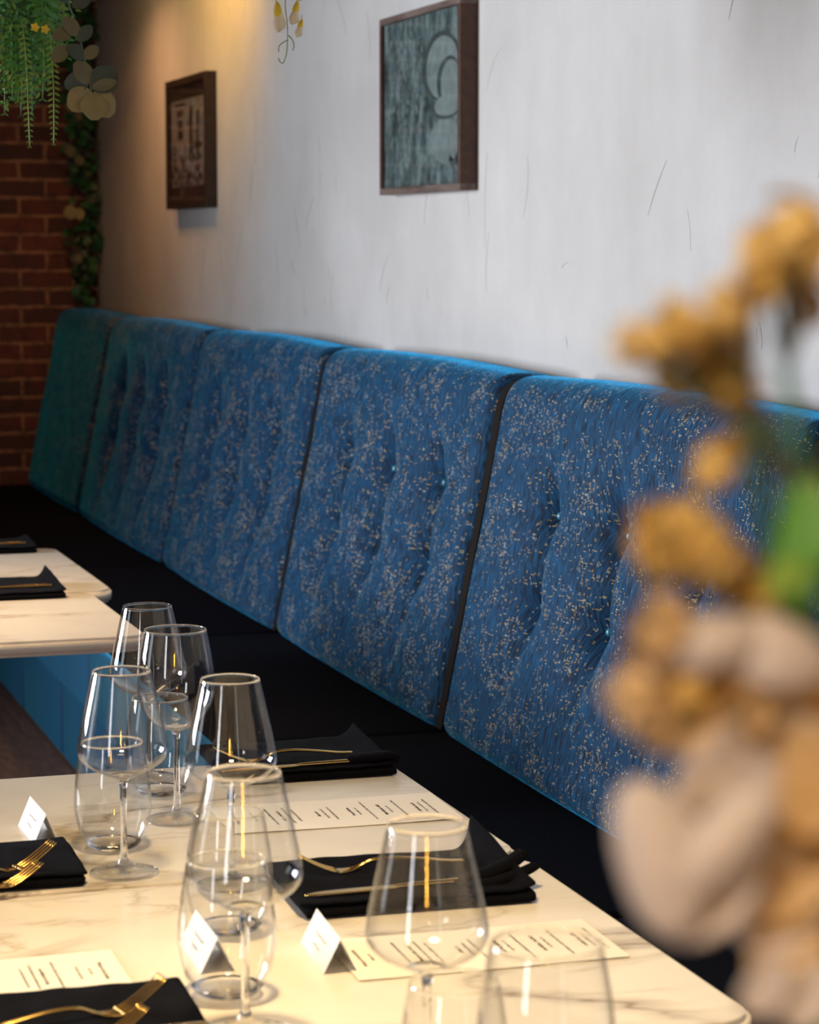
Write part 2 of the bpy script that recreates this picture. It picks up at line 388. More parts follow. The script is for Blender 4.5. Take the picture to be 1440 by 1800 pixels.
struct(box('wall_back', -3.1, XW+.12, YB, YB+.12, 0, 3.0, M['brick']))
bm = bmesh.new()
for y0, y1, z0, z1 in [(-3.1, -1.7, 0, 3), (-1.7, .3, 0, .85), (-1.7, .3, 2.45, 3), (.3, 2.9, 0, 3), (2.9, 4.9, 0, .85), (2.9, 4.9, 2.45, 3), (4.9, 5.0, 0, 3), (5.0, 7.0, 0, .85), (5.0, 7.0, 2.45, 3), (7.0, YB, 0, 3)]:
    add_box(bm, -3.1, -3.0, y0, y1, z0, z1)
struct(from_bm('wall_left', bm, M['brownwall']))
for k, y0 in enumerate((2.9, 5.0, -1.7)):
    wi = empty('window_%d' % (k+1), (-3.05, y0+1.0, 0.85)); struct(wi)
    bm = bmesh.new()
    for a, b_, c, d in [(-1, -.95, 0, 1.6), (.95, 1, 0, 1.6), (-.95, .95, 0, .05), (-.95, .95, 1.55, 1.6), (-.02, .02, .05, 1.55)]:
        add_box(bm, -.03, .03, a, b_, c, d)
    from_bm('window_frame', bm, M['blackmetal'], wi)
# unseen pier added beside the far window to shade the room's far end
struct(box('light_blocker_1', -3.0, -2.5, 7.05, 7.25, 0, 3.0, M['brownwall']))
bm = bmesh.new()
for x0, x1, z0, z1 in [(-3.1, 1.0, 0, 3), (1.0, 1.5, 2.5, 3), (1.5, XW, 0, 3), (1.0, 1.5, 0, .3)]:
    add_box(bm, x0, x1, -3.1, -3.0, z0, z1)
struct(from_bm('wall_rear', bm, M['brownwall']))

# ------------------------------------------------------------------ lamps of the room and two added light helpers
def pendant_downlight(loc, power, col, size, label, spread=140):
    t = empty('ceiling_downlight', loc); tag(t, label, 'lamp')
    lathe('housing', [(size*.62, 0), (size*.66, 0), (size*.66, .12), (size*.3, .16), (0, .16)], M['blackmetal'], t, 32)
    lathe('diffuser', [(0, .004), (size*.60, .004), (size*.60, .02), (0, .02)], M['downglow'], t, 32)
    h = 3.0 - loc[2] - .16
    tube('cord', [(0, 0, .16), (0, 0, .16+h)], .004, M['blackmetal'], t, 6)
    d = bpy.data.lights.new('downlight_beam', 'AREA'); d.shape = 'DISK'; d.size = size; d.energy = power; d.color = col
    d.spread = math.radians(spread)
    o = bpy.data.objects.new('downlight_beam', d); C.objects.link(o); o.location = (loc[0], loc[1], loc[2]-.01)
    return t
pendant_downlight((0.48, 2.15, 2.55), 10, (1.0, .71, .34), .22, 'black round ceiling lamp hanging above the nearest marble table', 84)
pendant_downlight((0.35, 4.85, 2.55), 8, (1.0, .66, .33), .22, 'black round ceiling lamp hanging above the far marble tables', 70)
pendant_downlight((1.45, 8.9, 2.55), 4, (1.0, .45, .20), .22, 'added black round lamp warming the plaster near the brick wall, out of view')  # added lamp, gives the far plaster wall its amber tint
pendant_downlight((-0.35, -.25, 2.35), 17, (1.0, .74, .46), .22, 'added black round lamp near the viewpoint that brightens the flowers, out of view')  # added lamp close to the camera, lifts the foreground flowers
# wall wash near the top of the plaster wall
ws = empty('wall_spotlight', (1.25, 7.7, 2.67)); tag(ws, 'small black spotlight aimed at the plaster wall above the smaller framed print', 'lamp')
lathe('lamp_head', [(0, .10), (.03, .10), (.04, .02), (.04, -.03), (.034, -.03), (.034, .0), (0, .0)], M['blackmetal'], ws, 24)
tube('stem', [(0, 0, .10), (0, 0, .33)], .006, M['blackmetal'], ws, 8)
d = bpy.data.lights.new('spot_beam', 'SPOT'); d.energy = 42; d.color = (1.0, 0.50, 0.035); d.spot_size = math.radians(130); d.spot_blend = 1.0; d.shadow_soft_size = .03
o = bpy.data.objects.new('spot_beam', d); C.objects.link(o); o.location = (1.25, 7.7, 2.62)
o.rotation_euler = (Vector((1.9, 7.95, 2.5)) - o.location).to_track_quat('-Z', 'Y').to_euler()
# warm sconces on the rear wall behind the viewpoint
for i, x in enumerate((-1.0,)):
    s = empty('wall_sconce', (x, -2.97, 1.95)); tag(s, 'tall brass wall sconce with a warm glowing tube on the wall behind', 'lamp')
    box('back_plate', -.07, .07, -.03, -.005, -.3, .3, M['brass'], s, .004)
    lathe('glowing_tube', [(0, -.24), (.05, -.23), (.06, -.2), (.06, .2), (.05, .23), (0, .24)], M['warmbulb'], s, 24).location = (0, .08, 0)
    for z in (-.25, .25): tube('bracket', [(0, -.005, z), (0, .08, z)], .008, M['brass'], s, 8)
# black lamp rail hanging near the far end
rail = empty('ceiling_rail', (1.40, 8.6, 2.33)); tag(rail, 'black metal rail hanging from the ceiling beside the leafy garland in the far corner', 'rail')
box('bar', -.35, .19, -.02, .02, 0, .035, M['blackmetal'], rail, .004)
tube('end_hook', [(.18, 0, .02), (.195, 0, .0), (.198, 0, -.012), (.188, 0, -.016)], .006, M['blackmetal'], rail, 8)
for x in (-.25, .1): tube('rod', [(x, 0, .03), (x, 0, .67)], .005, M['blackmetal'], rail, 8)

# ------------------------------------------------------------------ banquette
SPL = [3.33, 4.748, 6.118, 7.545, 9.05, 10.27]
# cushion profile path (x, z) from the seat up and over to the wall
PROF = smooth_profile([(1.572, .467), (1.604, .63), (1.638, .80), (1.671, .96), (1.694, 1.08), (1.706, 1.145), (1.722, 1.185), (1.752, 1.206), (1.80, 1.209), (1.862, 1.200)], 10)
def path_len(P):
    s = [0]
    for a, b_ in zip(P, P[1:]): s.append(s[-1]+math.hypot(b_[0]-a[0], b_[1]-a[1]))
    return s
PS = path_len(PROF)
def s_of_z(z):
    for (p, s) in zip(PROF, PS):
        if p[1] >= z: return s
    return PS[-1]
S1, S2 = s_of_z(.768), s_of_z(.958)
def sst(a, b_, x):
    t = max(0, min(1, (x-a)/(b_-a))); return t*t*(3-2*t)
def cushion_profile_at(i):
    p = PROF[i]; a = PROF[max(0, i-1)]; b_ = PROF[min(len(PROF)-1, i+1)]
    tx, tz = b_[0]-a[0], b_[1]-a[1]; l = math.hypot(tx, tz)
    return p, (-tz/l, tx/l)          # outward normal
def make_cushion(y0, y1, gap, label, seed, depth=1.0, tuft=True):
    yc = (y0+y1)/2; hw = (y1-y0)/2 - gap
    root = empty('back_cushion', (1.571, yc, .462)); tag(root, label, 'cushion', 'tufted back cushions')
    NU = 150; vs = []; rows = len(PROF); rr = .045
    cols = [-.347, 0, .347]
    random.seed(seed)
    jit = [random.uniform(-.012, .012) for _ in range(3)]
    def disp(u, s):
        d = 0.0
        e = hw-abs(u)
        if e < rr: d -= rr*(1-math.sqrt(max(0, 1-(1-e/rr)**2)))*1.3
        if s < .03: d -= .02*(1-s/.03)**2
        d += .012*math.cos(min(1, abs(u)/hw)*PI/2)
        if tuft:
            m = math.exp(-(S1-s)/.085) if s < S1 else math.exp(-(s-S2)/.065)
            m *= sst(.02, .10, s)*(1-sst(S2+.10, S2+.22, s))
            for c, j in zip(cols, jit):
                du = abs(u-c-j*math.sin((s-S1)*9))
                am = .46+.54*math.exp(-min(s-S1, S2-s)/.038) if S1 <= s <= S2 else m
                d -= .100*depth*am*math.exp(-(du/.050)**1.05)
                for sb in (S1, S2):
                    r = math.hypot((u-c)*1.1, s-sb)
                    d -= .020*depth*math.exp(-(r/.04)**1.2)
                    # pulled diagonal folds
                    if r < .22:
                        ang = abs(math.atan2(s-sb, u-c))
                        d -= .004*depth*math.exp(-r/.09)*(0.5+0.5*math.cos(6*ang))
        d += .0022*noise.noise(Vector((u*5, s*7, seed)))
        return d
    for i in range(rows):
        (px, pz), (nx, nz) = cushion_profile_at(i)
        for k in range(NU+1):
            u = -math.cos(PI*k/NU)*hw*0.5 + (2*k/NU-1)*hw*0.5
            q = disp(u, PS[i])
            vs.append((px+nx*q-1.571, u, pz+nz*q-.462))
    W = NU+1; fs = []
    for i in range(rows-1):
        for k in range(NU):
            fs.append((i*W+k, i*W+k+1, (i+1)*W+k+1, (i+1)*W+k))
    # back closure: same profile moved 115 mm inwards
    base = len(vs)
    for i in range(rows):
        (px, pz), (nx, nz) = cushion_profile_at(i)
        for k in range(NU+1):
            vs.append((min(px-nx*.115, 1.893)-1.571, vs[i*W+k][1], max(pz-nz*.115, .468)-.462))
    for i in range(rows-1):
        for k in range(NU):
            fs.append((base+i*W+k, base+(i+1)*W+k, base+(i+1)*W+k+1, base+i*W+k+1))
    for k in range(NU):
        fs.append((k, base+k, base+k+1, k+1)); q = (rows-1)*W+k; fs.append((q, q+1, base+q+1, base+q))
    for i in range(rows-1):
        q = i*W; fs.append((q, q+W, base+q+W, base+q)); q = i*W+NU; fs.append((q, base+q, base+q+W, q+W))
    cv = from_data('cover', vs, fs, M['fabric'], root)
    uvl = cv.data.uv_layers.new(name='weave')
    for lp in cv.data.loops:
        q = lp.vertex_index % (rows*W)
        uvl.data[lp.index].uv = (vs[q][1]+seed*1.37, PS[q//W]+seed*.61)
    if tuft:
        for c, j in zip(cols, jit):
            for sb in (S1, S2):
                i = min(range(rows), key=lambda q: abs(PS[q]-sb)); (px, pz), (nx, nz) = cushion_profile_at(i)
                q = disp(c+.027, PS[i]) + .005
                v, f = lathe_data([(0, .007), (.0045, .006), (.0078, .002), (.0074, -.004), (0, -.007)], 20)
                b_ = from_data('button', v, f, M['button'], root)
                b_.location = (px+nx*q-1.571, c+.027, pz+nz*q-.462)
                b_.rotation_euler = Vector((nx, 0, nz)).to_track_quat('Z', 'Y').to_euler()
    return root
labs = ['blue gold-flecked tufted back cushion at the right edge, behind the blurred flowers',
        'blue gold-flecked tufted back cushion just left of the one behind the blurred flowers',
        'blue tufted back cushion in the middle of the bench, third counted from the flowers',
        'blue tufted back cushion second from the brick wall, darker and out of focus',
        'plain-looking dark blue back cushion touching the brick wall at the far end']
gaps = [.022, .021, .016, .011, .007]
for i in range(5):
    make_cushion(SPL[i], SPL[i+1], gaps[i], labs[i], i+3, 1.0 if i < 4 else .3, i < 4)
make_cushion(1.95, 3.33, .014, 'blue tufted back cushion beyond the right edge beside the flowers', 9)
# black board behind the cushions, showing in the gaps between them
vs = []; fs = []
for i, p in enumerate(PROF):
    (px, pz), (nx, nz) = cushion_profile_at(i)
    for y in (1.95, 10.28): vs.append((min(px-nx*.119, 1.894), y, max(pz-nz*.119, .468)))
n = len(PROF)
for y in (1.95, 10.28): vs.append((1.897, y, 1.075))
for y in (1.95, 10.28): vs.append((1.897, y, .468))
n2 = n+2
for i in range(n2-1): fs.append((2*i, 2*i+1, 2*i+3, 2*i+2))
fs.append((2*n2-2, 2*n2-1, 1, 0)); fs.append(tuple(2*i for i in range(n2))); fs.append(tuple(2*i+1 for i in reversed(range(n2))))
bb = from_data('backrest_board', vs, fs, M['black'], smooth=False)
tag(bb, 'black upholstered bench back showing in the gaps between the blue cushions', 'bench back')
for y, g in zip(SPL[:-1], (.020, .0205, .018, .0125, .008)):
    vs = []; fs = []
    for i in range(len(PROF)):
        (px, pz), (nx, nz) = cushion_profile_at(i)
        for off in (.012, .117):
            for s in (-1, 1): vs.append((min(px-nx*off, 1.893), y+s*(g-.002), max(pz-nz*off, .469)))
    for i in range(len(PROF)-1):
        a = 4*i; fs += [(a, a+1, a+5, a+4), (a+2, a+6, a+7, a+3), (a, a+4, a+6, a+2), (a+1, a+3, a+7, a+5)]
    e = 4*(len(PROF)-1); fs += [(0, 2, 3, 1), (e, e+1, e+3, e+2)]
    from_data('gap_strip', vs, fs, M['black'], bb, smooth=False)
slabs = ['black bench seat pad beyond the bottom right, beside the nearest marble table',
         'black bench seat pad below the blurred flowers and the nearest blue cushion',
         'black bench seat pad behind the far napkin of the near table row',
         'black bench seat pad between the near and far marble tables',
         'black bench seat pad beside the far marble tables', 'black bench seat pad at the brick wall end of the bench']
SS = [1.95] + SPL
for i in range(6):
    y0, y1 = SS[i]+.004, SS[i+1]-.004
    t = empty('seat_cushion', (1.35, (y0+y1)/2, .27)); tag(t, slabs[i], 'seat', 'bench seat pads')
    h = (y1-y0)/2
    o = box('top_pad', -.245, .54, -h, h, .02, .195, M['seat'], t, .022, 4)
    for p in o.data.polygons: p.use_smooth = True
    o = box('front_panel', -.262, -.225, -h+.006, h-.006, .006, .188, M['velvet'], t, .016, 4)
    for p in o.data.polygons: p.use_smooth = True
    t = empty('bench_base', (1.35, (y0+y1)/2, 0)); tag(t, slabs[i].replace('bench seat pad', 'and blue padded bench base under the seat').replace('black and blue', 'blue'), 'bench base', 'bench bases')
    box('carcass', -.18, .53, -h, h, 0, .272, M['black'], t)
    for a, b_ in ((-h+.006, -h*.02), (h*.02, h-.006)):
        o = box('padded_panel', -.215, -.175, a+.004, b_-.004, .012, .262, M['velvet'], t, .016, 4)
        for p in o.data.polygons: p.use_smooth = True

# ------------------------------------------------------------------ tables
def rounded_slab(x0, x1, y0, y1, z0, z1, r, bev=.006):
    bm = bmesh.new(); pts = []
    for cx, cy_, a0 in ((x1-r, y1-r, 0), (x0+r, y1-r, PI/2), (x0+r, y0+r, PI), (x1-r, y0+r, 1.5*PI)):
        for k in range(11):
            a = a0+PI/2*k/10; pts.append((cx+r*math.cos(a), cy_+r*math.sin(a)))
    vb = [bm.verts.new((x, y, z0)) for x, y in pts]
    f = bm.faces.new(vb); r_ = bmesh.ops.extrude_face_region(bm, geom=[f])
    tv = [g for g in r_['geom'] if isinstance(g, bmesh.types.BMVert)]
    bmesh.ops.translate(bm, vec=(0, 0, z1-z0), verts=tv)
    es = [e for e in bm.edges if abs(e.verts[0].co.z-e.verts[1].co.z) < 1e-6]
    bmesh.ops.bevel(bm, geom=es, offset=bev, segments=4, affect='EDGES')
    return bm
TZ = .75
def make_table(x0, x1, y0, y1, label, th=.030):
    xc, yc = (x0+x1)/2, (y0+y1)/2
    t = empty('dining_table', (xc, yc, 0)); tag(t, label, 'table', 'marble topped tables')
    o = from_bm('tabletop', rounded_slab(x0-xc, x1-xc, y0-yc, y1-yc, TZ-th, TZ, .045), M['marble'], t)
    for p in o.data.polygons: p.use_smooth = p.normal.z < .99 and p.normal.z > -.99
    tube('column', [(0, 0, .02), (0, 0, TZ-th)], .035, M['blackmetal'], t, 20)
    box('foot_plate', -.2, .2, -.2, .2, 0, .018, M['blackmetal'], t, .006)
    box('mounting_plate', -.15, .15, -.15, .15, TZ-th-.008, TZ-th-.0005, M['blackmetal'], t, .002)
    return t
make_table(.14, .985, 1.385, 2.012, 'cream marble table nearest of the row, only its glasses showing at the bottom edge')
make_table(.14, 1.002, 2.016, 2.668, 'cream marble table with the lone folded place card, big wine glass and curled napkin')
make_table(.14, 1.004, 2.672, 3.283, 'cream marble table behind, in the middle row, with the long menu beside the bench')
make_table(.06, .905, 4.425, 5.035, 'nearer of the two far marble tables at the left edge, with one black napkin')
make_table(.09, .958, 5.045, 5.80, 'farthest marble table at the left edge, beneath the farthest napkin')
make_table(.12, .62, .32, .92, 'small marble table out of sight under the flower vase')

# ------------------------------------------------------------------ glasses
def closed_profile(outer, th, base_in):
    """outer: (r,z) from foot up to rim; returns closed solid outline with an inner wall starting at z=base_in"""
    inner = [(max(0, r-th), z) for r, z in outer if z > base_in]
    inner[-1] = (outer[-1][0]-th*.9, outer[-1][1])
    top = (outer[-1][0]-th*.45, outer[-1][1]+th*.45)
    prof = list(outer)+[top]+inner[::-1]
    return prof
def wine_profile(pts_bowl, stem_top, th=.0011, foot=.0405):
    foot_p = [(0, 0), (foot*.5, .0), (foot-.001, .0005), (foot, .0014), (foot-.001, .0024), (foot*.7, .0035), (foot*.4, .006), (.008, .011), (.0048, .020), (.0038, .04), (.0036, .07), (.0038, stem_top-.012), (.0052, stem_top-.004)]
    bowl = smooth_profile(pts_bowl, 7)
    outer = foot_p + bowl
    inner = []
    for i in range(len(bowl)):
        r, z = bowl[i]
        a = bowl[max(0, i-1)]; b_ = bowl[min(len(bowl)-1, i+1)]
        tx, tz = b_[0]-a[0], b_[1]-a[1]; l = math.hypot(tx, tz) or 1
        inner.append((r-tz/l*th, z+tx/l*th))
    inner = [p for p in inner if p[0] > .0035 and p[1] > stem_top+.0035]
    top = (bowl[-1][0]-th*.5, bowl[-1][1]+th*.5)
    return outer+[top]+inner[::-1]+[(0, inner[0][1]-.0004)]
WA = wine_profile([(.0075, .112), (.020, .1175), (.038, .1265), (.0485, .1355), (.0525, .1445), (.0518, .155), (.0475, .178), (.0405, .209), (.0335, .240)], .112)
WB = wine_profile([(.0075, .117), (.020, .1215), (.034, .132), (.0440, .148), (.0487, .168), (.0485, .190), (.0452, .215), (.0393, .246)], .117)
def tumbler_profile():
    out = smooth_profile([(0, 0), (.014, .0005), (.026, .0025), (.034, .009), (.0415, .024), (.0460, .044), (.0470, .060), (.0455, .082), (.0415, .109), (.0372, .132)], 6)
    th = .0013; inn = []
    for i in range(len(out)):
        r, z = out[i]; a = out[max(0, i-1)]; b_ = out[min(len(out)-1, i+1)]
        tx, tz = b_[0]-a[0], b_[1]-a[1]; l = math.hypot(tx, tz) or 1
        t = th + .005*max(0, 1-z/.02)
        inn.append((max(0, r-tz/l*t), z+tx/l*t))
    inn = [p for p in inn if p[0] > .004]
    top = (out[-1][0]-th*.5, out[-1][1]+th*.5)
    return out+[top]+inn[::-1]+[(0, inn[0][1])]
TP = tumbler_profile()
protos = {}
def glass(kind, x, y, label, sc=1.0):
    prof, nm, grp, cat = {'A': (WA, 'wine_glass', 'tapered wine glasses', 'wine glass'), 'B': (WB, 'red_wine_glass', 'round bowled wine glasses', 'wine glass'), 'T': (TP, 'stemless_glass', 'stemless glasses', 'glass')}[kind]
    if kind not in protos:
        v, f = lathe_data(prof, 64)
        me = bpy.data.meshes.new(nm); me.from_pydata(v, [], f); me.update()
        bm = bmesh.new(); bm.from_mesh(me); bmesh.ops.recalc_face_normals(bm, faces=bm.faces); bm.to_mesh(me); bm.free()
        o = link(nm, me, [M['glass'], M['thin']]); protos[kind] = o
        lim = {'A': .116, 'B': .121, 'T': .009}[kind]
        top = max(v.co.z for v in me.vertices)
        for p in me.polygons:
            z = p.center.z
            solid = z < lim and not (kind != 'T' and z < .0105 and math.hypot(p.center.x, p.center.y) < .0385)
            p.material_index = 0 if solid or z > top-.0022 else 1
    else:
        o = protos[kind].copy(); C.objects.link(o)
    o.location = (x, y, TZ+.0004); o.scale = (sc, sc, sc)
    tag(o, label, cat, grp); return o
glass('A', .655, 3.217, 'tapered wine glass farthest back, its rim highest of all the glasses')
glass('B', .640, 2.969, 'round bowled wine glass in front of the farthest tapered one', 1.0)
glass('T', .650, 3.115, 'stemless glass farthest back, seen through the round wine glass bowl')
glass('A', .525, 2.731, 'leftmost tapered wine glass, its whole foot showing on the marble')
glass('T', .535, 2.850, 'stemless glass behind the stem of the leftmost wine glass')
glass('A', .632, 2.640, 'tapered wine glass in the middle, in front of the gold cutlery handles')
glass('T', .585, 2.455, 'stemless glass in the middle, standing inside the outline of a larger wine glass')
glass('A', .522, 2.130, 'tapered wine glass left of the folded white card, its stem over a stemless glass', 1.03)
glass('T', .532, 2.245, 'biggest fully visible stemless glass, left of the folded card, near the bottom', 1.03)
glass('A', .626, 1.905, 'large tapered wine glass standing alone right of the folded card', 1.01)
glass('T', .620, 1.815, 'stemless glass cut by the bottom edge, in front of the large wine glass', 1.0)
glass('B', .592, 1.535, 'wine glass with only its rim showing, furthest right at the bottom edge', 1.0)

# ------------------------------------------------------------------ napkins
def make_napkin(x0, x1, y0, y1, label, lift_right=.02, lift_left=0, rot=0, seed=1, z0=TZ, curl=0.0, layers=3):
    """folded cloth: three layers of one strip folded back and forth; local x along the bench guest's reach"""
    xc, yc = (x0+x1)/2, (y0+y1)/2; lx, ly = (x1-x0), (y1-y0)
    root = empty('napkin', (xc, yc, z0), rot); tag(root, label, 'napkin', 'folded black napkins')
    t = .0032; gapz = .0052
    path = []
    for k in range(layers):
        z = t/2+.0008+k*gapz
        ya, yb = (-ly/2, ly/2) if k % 2 == 1 else (ly/2, -ly/2)
        inset = .006*k
        n = 14
        for i in range(n+1):
            f = i/n; path.append((ya*(1-inset*3)+(yb*(1-inset*3)-ya*(1-inset*3))*f, z, k))
        if k < layers-1:
            s = -1 if k % 2 == 0 else 1
            for a in (-60, -20, 20, 60):
                path.append((s*(ly/2*(1-inset*3)+gapz*.5*math.cos(math.radians(a))), z+gapz/2+gapz/2*math.sin(math.radians(a)), k+.5))
    NX = 36; vs = []
    for i in range(NX+1):
        for (y, z, k) in path:
            f = i/NX*2-1
            ext = 1-.028*(layers-1-k) + .01*noise.noise(Vector((y*20, k, seed)))
            x = f*lx/2*ext
            wv = noise.noise(Vector((x*14, y*16, seed)))*.0022*(k*.6) + noise.noise(Vector((x*40, y*30, seed+5)))*.0008*k
            er = max(0, (f-.72)/.28); el = max(0, (-f-.72)/.28)
            yy = y/(ly/2)
            lz = lift_right*er**1.6*(k/(layers-1))*(.55+.45*yy) + lift_left*el**1.6*(k/(layers-1))
            lz += curl*er**1.5*(k/(layers-1))*math.exp(-((yy+.5)/.35)**2)
            sag = -.25*lx*0.0
            yk = y*(1-.18*er*(k/(layers-1))*(1 if curl else 0))
            vs.append((x - lz*.5, yk, z+max(-.0004*k, wv)+lz+.0004*k))
    W = len(path); fs = []
    for i in range(NX):
        for k in range(W-1): fs.append((i*W+k, (i+1)*W+k, (i+1)*W+k+1, i*W+k+1))
    o = from_data('cloth', vs, fs, M['napkin'], root)
    md = o.modifiers.new('thickness', 'SOLIDIFY'); md.thickness = t; md.offset = 0
    sb = o.modifiers.new('smooth', 'SUBSURF'); sb.levels = 1; sb.render_levels = 1
    return root
def napkin_tail(root, pts, w, th=.004):
    vs, fs = [], []
    P = smooth_profile(pts, 5)
    v, f = tube_data(P, None, 12, [(w*(1-.45*i/len(P)), th*(1-.3*i/len(P))) for i in range(len(P))])
    return from_data('rolled_corner', v, f, M['napkin'], root)
nA = make_napkin(.745, .992, 3.135, 3.345, 'folded black napkin under two gold handles at the rear table edge', .022, 0, -.02, 1)
napkin_tail(nA, [(.06, -.06, .016), (.09, -.07, .020), (.115, -.075, .022), (.13, -.08, .018)], .022, .008)
nB = make_napkin(.672, .948, 2.470, 2.672, 'folded black napkin with curled end, behind the lone place card', .045, 0, -.035, 2)
napkin_tail(nB, [(.05, -.045, .014), (.09, -.040, .020), (.125, -.025, .027), (.145, -.012, .034)], .018, .007)
napkin_tail(nB, [(.06, -.065, .013), (.10, -.058, .016), (.135, -.045, .021), (.152, -.035, .024)], .014, .006)
nC = make_napkin(.215, .478, 2.690, 2.868, 'folded black napkin with a gold fork at the left edge, on the middle table', .002, 0, -.01, 3)
nD = make_napkin(.215, .487, 2.080, 2.272, 'folded black napkin with gold forks in the bottom left corner', .002, 0, -.03, 4)
nE = make_napkin(.60, .845, 4.955, 5.205, 'small folded black napkin on the nearer of the far tables', .028, 0, -.02, 5)
nF = make_napkin(.66, .905, 5.715, 5.90, 'farthest folded black napkin, at the left edge on the farthest table', .012, 0, -.02, 6, z0=TZ)

# ------------------------------------------------------------------ cutlery
def fork_data(Lh=.20, rise=.026, wh=.0125):
    """+x toward the tines; origin at the handle end; z=0 is the surface it lies on"""
    x_head = Lh-.068; x_t = Lh-.046
    hp = [(0, 0, .004), (.02, 0, .005), (.05, 0, .009), (.085, 0, .0125), (x_head-.022, 0, .0115), (x_head-.008, 0, .0065), (x_head+.003, 0, .0028), (x_t-.006, 0, .0018), (x_t, 0, .0022)]
    hw = [(.0052, .0014), (.0056, .0015), (.0042, .0017), (.0030, .0019), (.0026, .0022), (.0032, .0020), (.0075, .0012), (wh*.92, .0009), (wh, .0009)]
    P = smooth_profile([p+w_ for p, w_ in zip(hp, hw)], 5)
    tines = []
    for k in range(4):
        y = (-1.5+k)*wh*.54
        pts = []
        for i in range(8):
            f = i/7; x = x_t-.002+(Lh-x_t)*f; z = .0022+rise*(f**1.35)
            pts.append((x, y*(1-.04*f), z, .0016*(1-.45*f), .0010*(1-.3*f)))
        tines.append(pts)
    return P, tines
def make_fork(x, y, rz, z, label, sc=1.0, rise=.026, ry=0.0):
    root = empty('fork', (x, y, z), rz); tag(root, label, 'fork', 'gold forks'); root.scale = (sc, sc, sc)
    root.rotation_euler = (0, ry, rz)
    P, T = fork_data(rise=rise)
    tube('handle', [p[:3] for p in P], None, M['gold'], root, 12, [(max(.0005, p[3]), max(.0004, p[4])) for p in P])
    for pts in T: tube('tine', [p[:3] for p in pts], None, M['gold'], root, 8, [(p[3], p[4]) for p in pts])
    return root
def make_knife(x, y, rz, z, label, sc=1.0):
    root = empty('knife', (x, y, z), rz); tag(root, label, 'knife', 'gold knives'); root.scale = (sc, sc, sc)
    hp = smooth_profile([(0, 0, .0045, .0048, .0022), (.015, 0, .0045, .0060, .0030), (.06, 0, .0045, .0048, .0030), (.105, 0, .0045, .0040, .0026), (.115, 0, .0045, .0060, .0018)], 5)
    tube('handle', [p[:3] for p in hp], None, M['gold'], root, 14, [(p[3], p[4]) for p in hp])
    bp = smooth_profile([(.112, 0, .0045, .0060, .0012), (.13, 0, .0045, .0092, .0010), (.17, 0, .0045, .0100, .0009), (.205, .001, .0045, .0085, .0008), (.222, .004, .0045, .0022, .0006)], 5)
    tube('blade', [p[:3] for p in bp], None, M['gold'], root, 10, [(p[3], p[4]) for p in bp])
    return root
NZ = TZ+.0135
# bench side settings point toward -x
make_fork(.900, 2.600, PI-.05, NZ+.001, 'gold fork on the curled napkin, tines raised toward the glasses', 1.0, .021)
make_knife(.905, 2.520, PI+.03, NZ, 'gold knife along the front of the curled napkin')
make_fork(.945, 3.215, PI+.02, NZ+.002, 'gold fork at the rear table edge, only its handle free of the glasses', 1.0, .02)
make_knife(.965, 3.165, PI+.03, NZ, 'gold knife in front of the fork at the rear table edge')
# aisle side settings point toward +x
make_fork(.254, 2.690, .28, NZ, 'gold fork at the left edge, tines raised over the middle table napkin', 1.0, .026)
make_fork(.250, 2.618, .34, NZ+.0005, 'small pale shining fork in front of the gold one at the left edge', .90, .022)
make_fork(.262, 2.146, .20, NZ+.001, 'gold fork in the bottom left corner with long tines raised', 1.0, .028)
make_fork(.252, 2.072, .26, NZ+.0005, 'second pale shining fork cut by the bottom edge at left', .90, .026)
make_knife(.262, 2.108, .02, NZ, 'gold knife in the bottom left corner, blade running toward the glasses')
make_knife(.82, 5.03, PI, NZ, 'gold knife on the nearer far table napkin')
make_knife(.88, 5.775, PI, NZ, 'gold knife on the farthest napkin')

# ------------------------------------------------------------------ menus, cards
def glyph_line(mb, x, y, width, h, rnd, z, dirn, bold=1.0):
    """a line of tiny letter strokes; text runs along local +y, page-up is local -x (dirn flips)"""
    p = 0.0
    while p < width:
        wl = rnd.randint(2, 8)
        for k in range(wl):
            lw = h*rnd.choice((.35, .5, .62)); tall = rnd.random() < .3
            hh = h*(1.0 if tall else .62); st = h*.19*bold
            segs = [(p, 0, p+st, hh)]
            c = rnd.random()
            if c < .75: segs.append((p+lw-st, 0, p+lw, h*.60))
            if c < .45: segs.append((p, h*.5, p+lw, h*.5+st))
            if c > .35: segs.append((p, 0, p+lw, st))
            for a, b_, c_, d in segs:
                vs = [(-dirn*b_+x, dirn*a+y, z), (-dirn*b_+x, dirn*c_+y, z), (-dirn*d+x, dirn*c_+y, z), (-dirn*d+x, dirn*a+y, z)]
                mb.add(vs, [(0, 1, 2, 3)])
            p += lw+h*.16
            if p > width: break
        p += h*.42
